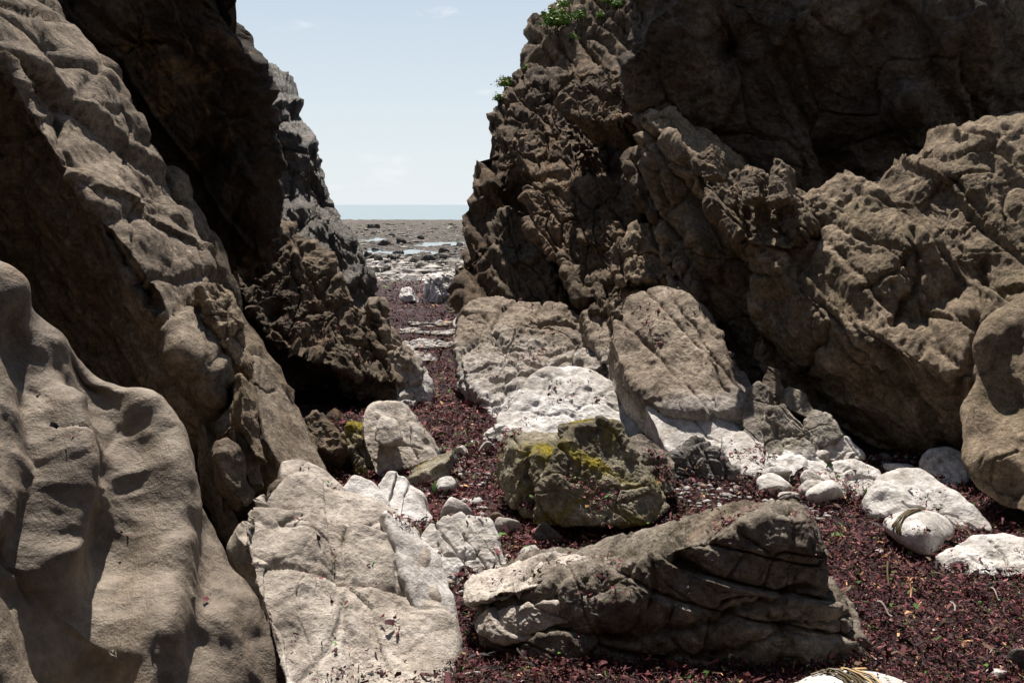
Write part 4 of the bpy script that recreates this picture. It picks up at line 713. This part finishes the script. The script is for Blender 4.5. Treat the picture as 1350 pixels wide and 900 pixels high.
def rubble(poly, n, label, c0, s0):
    q = floor_pts(rs, n, poly, True)
    for (cx, cy, rx, ry, pz) in POOLS: q = q[((q[:, 0] - cx) / rx) ** 2 + ((q[:, 1] - cy) / ry) ** 2 > 1.0]
    U, Fc = ico(1); n = len(q); s = s0 * np.sqrt(q[:, 1] / 40) * rs.lognormal(-.2, .55, n); z = ground_z(q[:, 0], q[:, 1])
    sc = np.stack([s * rs.uniform(.8, 1.9, n), s * rs.uniform(.6, 1.2, n), s * rs.uniform(.3, .75, n)], 1)
    V = (U[None] * (1 + .22 * rs.normal(size=(n, len(U), 1))) * sc[:, None]) + np.stack([q[:, 0], q[:, 1], z], 1)[:, None]
    o = mesh_obj('rubble', V.reshape(-1, 3), (np.arange(n)[:, None, None] * len(U) + Fc[None]).reshape(-1, 3), plant_m, origin=np.zeros(3), smooth=False)
    c = np.array(c0)[rs.choice(len(c0), n)] * rs.uniform(.7, 1.2, (n, 1)); col = np.concatenate([np.repeat(c, len(U), 0), np.ones((n * len(U), 1))], 1).astype(F32)
    o.data.color_attributes.new('Col', 'FLOAT_COLOR', 'POINT').data.foreach_set('color', col.ravel()); tag(o, label, 'rubble', kind='stuff')
rubble([(430, 346), (625, 346), (620, 368), (470, 372)], 1800, 'pale broken rubble where the gully opens out', [(.30, .27, .235), (.20, .17, .14), (.07, .06, .05), (.42, .39, .36)], .085)
rubble([(420, 294.5), (640, 294.5), (640, 352), (430, 352)], 3000, 'dark weedy rubble scattered over the tidal shelf', [(.028, .02, .015), (.05, .037, .027), (.085, .066, .05), (.035, .033, .014)], .085)
# weed scraps caught on rock tops
pts, nrm = [], []
for (ob, V, Fc) in ROCKS:
    nm = ob.name.split('.')[0]
    dens = {'rock_slab': 40, 'block_body': 60, 'end_lobe': 10, 'front_lobe': 60, 'side_lobe': 60, 'rear_lobe': 50, 'top_cap': 40, 'rough_ledge': 90, 'front_slab': 14, 'pale_rock': 14, 'top_ledge': 60, 'block_face': 40, 'boulder': 12}.get(nm, 0)
    if not dens: continue
    N = normals(V, Fc); k = np.where((N[:, 2] > .55) & (((CAMP - V) * N).sum(1) > 0))[0]
    if len(k) < 20: continue
    g = fbm(V[k] * 2.6, 3); k = k[g > (.12 if nm != 'front_slab' else -1)]
    if len(k) < 5: continue
    k = rs.choice(k, min(dens, len(k)), replace=False); pts.append(V[k]); nrm.append(N[k])
pts = np.concatenate(pts); nrm = np.concatenate(nrm); pts = np.repeat(pts, 5, 0) + rs.normal(scale=.022, size=(len(pts) * 5, 3)) * np.array((1, 1, .3)); nrm = np.repeat(nrm, 5, 0)
o = strips('seaweed_scraps', pts + nrm * .004, .015 * np.sqrt(pts[:, 1] / 4.5) * rs.lognormal(0, .4, len(pts)), rs.uniform(.2, .6, len(pts)), palette(rs, len(pts), [10, 26, 26, 10, 6, 5, 1, 0, 1]) * 2.2, weed_m, 2, .4, 1.0, 4, up=nrm, origin=np.zeros(3))
tag(o, 'dried red seaweed scraps caught on the rock tops', 'seaweed', kind='stuff')

# weed and grit banked against the feet of the rocks
bp = []
for (ob, V, Fc) in ROCKS:
    if ob.name.startswith(('sky_block_face', 'sky_block_side', 'rock_mass')): continue
    c0 = V[:, 1] < 17; gz_ = np.full(len(V), -9.); gz_[c0] = ground_z(V[c0, 0], V[c0, 1]); k = np.where((np.abs(V[:, 2] - gz_ - .02) < .05) & (V[:, 1] > 2.8))[0]
    if len(k) < 8: continue
    ext = np.ptp(V[k, 0]) + np.ptp(V[k, 1]); k = rs.choice(k, int(min(700, 60 + 260 * ext))); j = rs.normal(scale=.035, size=(len(k), 2)); N = normals(V, Fc)[k, :2]
    q = V[k, :2] + N * np.abs(j[:, :1]) + j * .5; bp.append(np.column_stack([q, ground_z(q[:, 0], q[:, 1]) + rs.rand(len(k)) * .05]))
bp = np.concatenate(bp)
o = strips('seaweed', bp, .022 * np.sqrt(bp[:, 1] / 4.5) * rs.lognormal(0, .45, len(bp)), rs.uniform(.08, .4, len(bp)), palette(rs, len(bp), WGT) * 1.9, weed_m, 2, .9, 1.3, 21, origin=np.zeros(3))
tag(o, 'red seaweed banked up against the feet of the rocks', 'seaweed', kind='stuff')

def ribbon(pts, w, up=(0, 0, 1), th=.004):
    pts = np.array(pts, float); t = np.gradient(pts, axis=0); t /= np.linalg.norm(t, axis=1)[:, None]
    s = np.cross(t, up); s /= np.linalg.norm(s, axis=1)[:, None]; u = np.cross(s, t); k = len(pts)
    w = np.asarray(w) * np.ones(k); V = []
    for a, b in ((-.5, 0), (0, .6), (.5, 0), (0, -.6)): V.append(pts + s * (a * w)[:, None] + u * (b * th))
    V = np.stack(V, 1).reshape(-1, 3); F_ = []
    for i in range(k - 1):
        for j in range(4): F_.append([4 * i + j, 4 * i + (j + 1) % 4, 4 * i + 4 + (j + 1) % 4, 4 * i + 4 + j])
    return V, np.array(F_)
def solid(name, c, rough=.4, spec=.5):
    t = NT(name); n = t.noise(18, 6, .6); return t.out(t.mix(n, tuple(x * .5 for x in c), tuple(min(1, x * 1.5) for x in c)), rough, t.bump(n, .3, .004), spec)
kelp_m = solid('brown_kelp', (.075, .052, .018)); tan_kelp = solid('tan_kelp', (.42, .27, .10), .5); orange_m = solid('orange_wrack', (.24, .10, .04), .5); stick_m = solid('grey_stick', (.28, .25, .22), .8, .2)
def over_rock(rockname_pts, pix, lift=.006):
    V, N = rockname_pts; return surf_points(V, N, pix) + np.array((0, 0, lift))
def find(label):
    for (ob, V, Fc) in ROCKS:
        if ob.get('label') == label: return V, normals(V, Fc)
kb = find('smooth white boulder wrapped with a strand of kelp')
kr = tag(empty('kelp_strand', surf_points(*kb, [(1190, 690)])[0]), 'twisted brown kelp strand wrapped over the smooth white boulder', 'seaweed')
for k in range(7):
    px = np.array([(1205 + 3 * k, 667 + k % 3), (1193 + 2 * k, 671), (1182 + 1.6 * k, 680), (1174 + 1.8 * k, 692), (1172 + 2 * k, 704), (1178 + 1.6 * k, 716), (1186 + 1.2 * k, 726)], float) + rs.normal(scale=1.2, size=(7, 2))
    V, F_ = ribbon(over_rock(kb, px, .008 + .003 * (k % 3)), .011, (-.4, -.6, .7)); mesh_obj('frond', V, F_, kelp_m, kr)
kb2 = find('flat white boulder with kelp lying over it at the foot of the foreground block')
kr = tag(empty('kelp_strand', surf_points(*kb2, [(1100, 890)])[0]), 'brown and tan kelp strands lying over the flat white boulder', 'seaweed')
for k in range(9):
    px = np.array([(1068 + 9 * k, 884), (1080 + 6 * k, 881), (1098 + 4 * k, 883), (1108 + 5 * k, 890), (1115 + 6 * k, 899), (1120 + 7 * k, 908)], float) + rs.normal(scale=1.6, size=(6, 2))
    V, F_ = ribbon(over_rock(kb2, px, .008 + .004 * (k % 3)), .012, (0, -.4, .9)); mesh_obj('frond', V, F_, tan_kelp if k in (5, 8) else kelp_m, kr)
def stray(name, label, mat, paths, w, lift=.03):
    g0 = ground_hit(*paths[0][0]); r = tag(empty(name, g0), label, 'seaweed')
    for pth in paths:
        q = np.array([ground_hit(*p) + np.array((0, 0, lift)) for p in pth])
        t = np.linspace(0, 1, 12); tt = np.linspace(0, 1, len(q)); q = np.stack([np.interp(t, tt, q[:, k]) for k in range(3)], 1); q[:, 2] += .012 * np.sin(t * 6)
        V, F_ = ribbon(q, w * (1.1 - .6 * t), th=.008); mesh_obj('frond', V, F_, mat, r)
stray('orange_wrack', 'orange forked wrack stem lying on the dark red weed', orange_m, [[(1200, 799), (1201, 788), (1199, 775)], [(1199, 777), (1194, 773), (1191, 772)], [(1199, 777), (1205, 774), (1207, 770)]], .012, .04)
stray('driftwood_stick', 'thin grey stick lying on the weed beside the foreground block', stick_m, [[(1156, 807), (1166, 815), (1176, 826)]], .012, .05)
stray('wrack_stem', 'dark brown upright looking wrack stem on the weed field', kelp_m, [[(1170, 752), (1169, 765), (1172, 785)]], .014, .05)
stray('driftwood_twig', 'dark thin twig half buried in the weed field', stick_m, [[(1306, 787), (1313, 797), (1318, 802)]], .008, .045)

# green plants on the headland
HL = [(ob, V, Fc) for (ob, V, Fc) in ROCKS if ob.name.split('.')[0] in ('headland', 'headland_knob', 'overhang_wall')]
HV = np.concatenate([v for _, v, _ in HL]); HN = np.concatenate([normals(v, f) for _, v, f in HL])
PLANTS = [(731, 36, 14, 'round bright green bush on the headland crest'), (762, 24, 8, 'green tuft beside the round bush'), (812, 10, 8, 'yellow green tuft against the overhang edge'), (665, 112, 9, 'green cushion plant on the headland shoulder'), (652, 132, 6, 'small green plant below the cushion plant'), (744, 10, 7, 'yellow flowering tuft at the headland top'), (788, 22, 5, 'thin green sprig near the overhang'), (758, 56, 5, 'thin green sprig low on the headland crack'), (690, 92, 5, 'small green sprig on the skyline edge'), (796, 3, 6, 'green tuft at the upper edge of the headland')]
for k, (px, py, r, lab) in enumerate(PLANTS):
    c = surf_points(HV, HN, [(px, py)])[0]; R = r / F_PX * c[1] * 1.25; c = c + np.array((0, -R * .4, R * .2)); n = 700 if r > 10 else 260
    d = rs.normal(size=(n, 3)); d /= np.linalg.norm(d, axis=1)[:, None]; d[:, 2] = np.abs(d[:, 2]) * 1.0
    pp = c + d * R * (rs.rand(n, 1) ** .4) * np.array((1, .9, 1)) * (1 + .25 * rs.normal(size=(n, 1)))
    g = np.array([(.10, .19, .02), (.16, .27, .035), (.07, .13, .018), (.30, .30, .05)])[rs.choice(4, n, p=[.4, .3, .22, .08])]
    ro = tag(empty('cliff_plant', c), lab, 'plant'); o = strips('foliage', pp, R * rs.uniform(.22, .5, n), rs.uniform(.2, .4, n), g, plant_m, 2, .6, .8, 500 + k, up=d, origin=c)
    o.parent = ro; o.location = (0, 0, 0)
    V, F_ = ribbon([c + np.array((0, 0, -.1)), c + np.array((.01, 0, .0)), c + np.array((0, 0, R * .7))], .02, (0, 1, 0), .015); mesh_obj('stem', V, F_, kelp_m, ro)
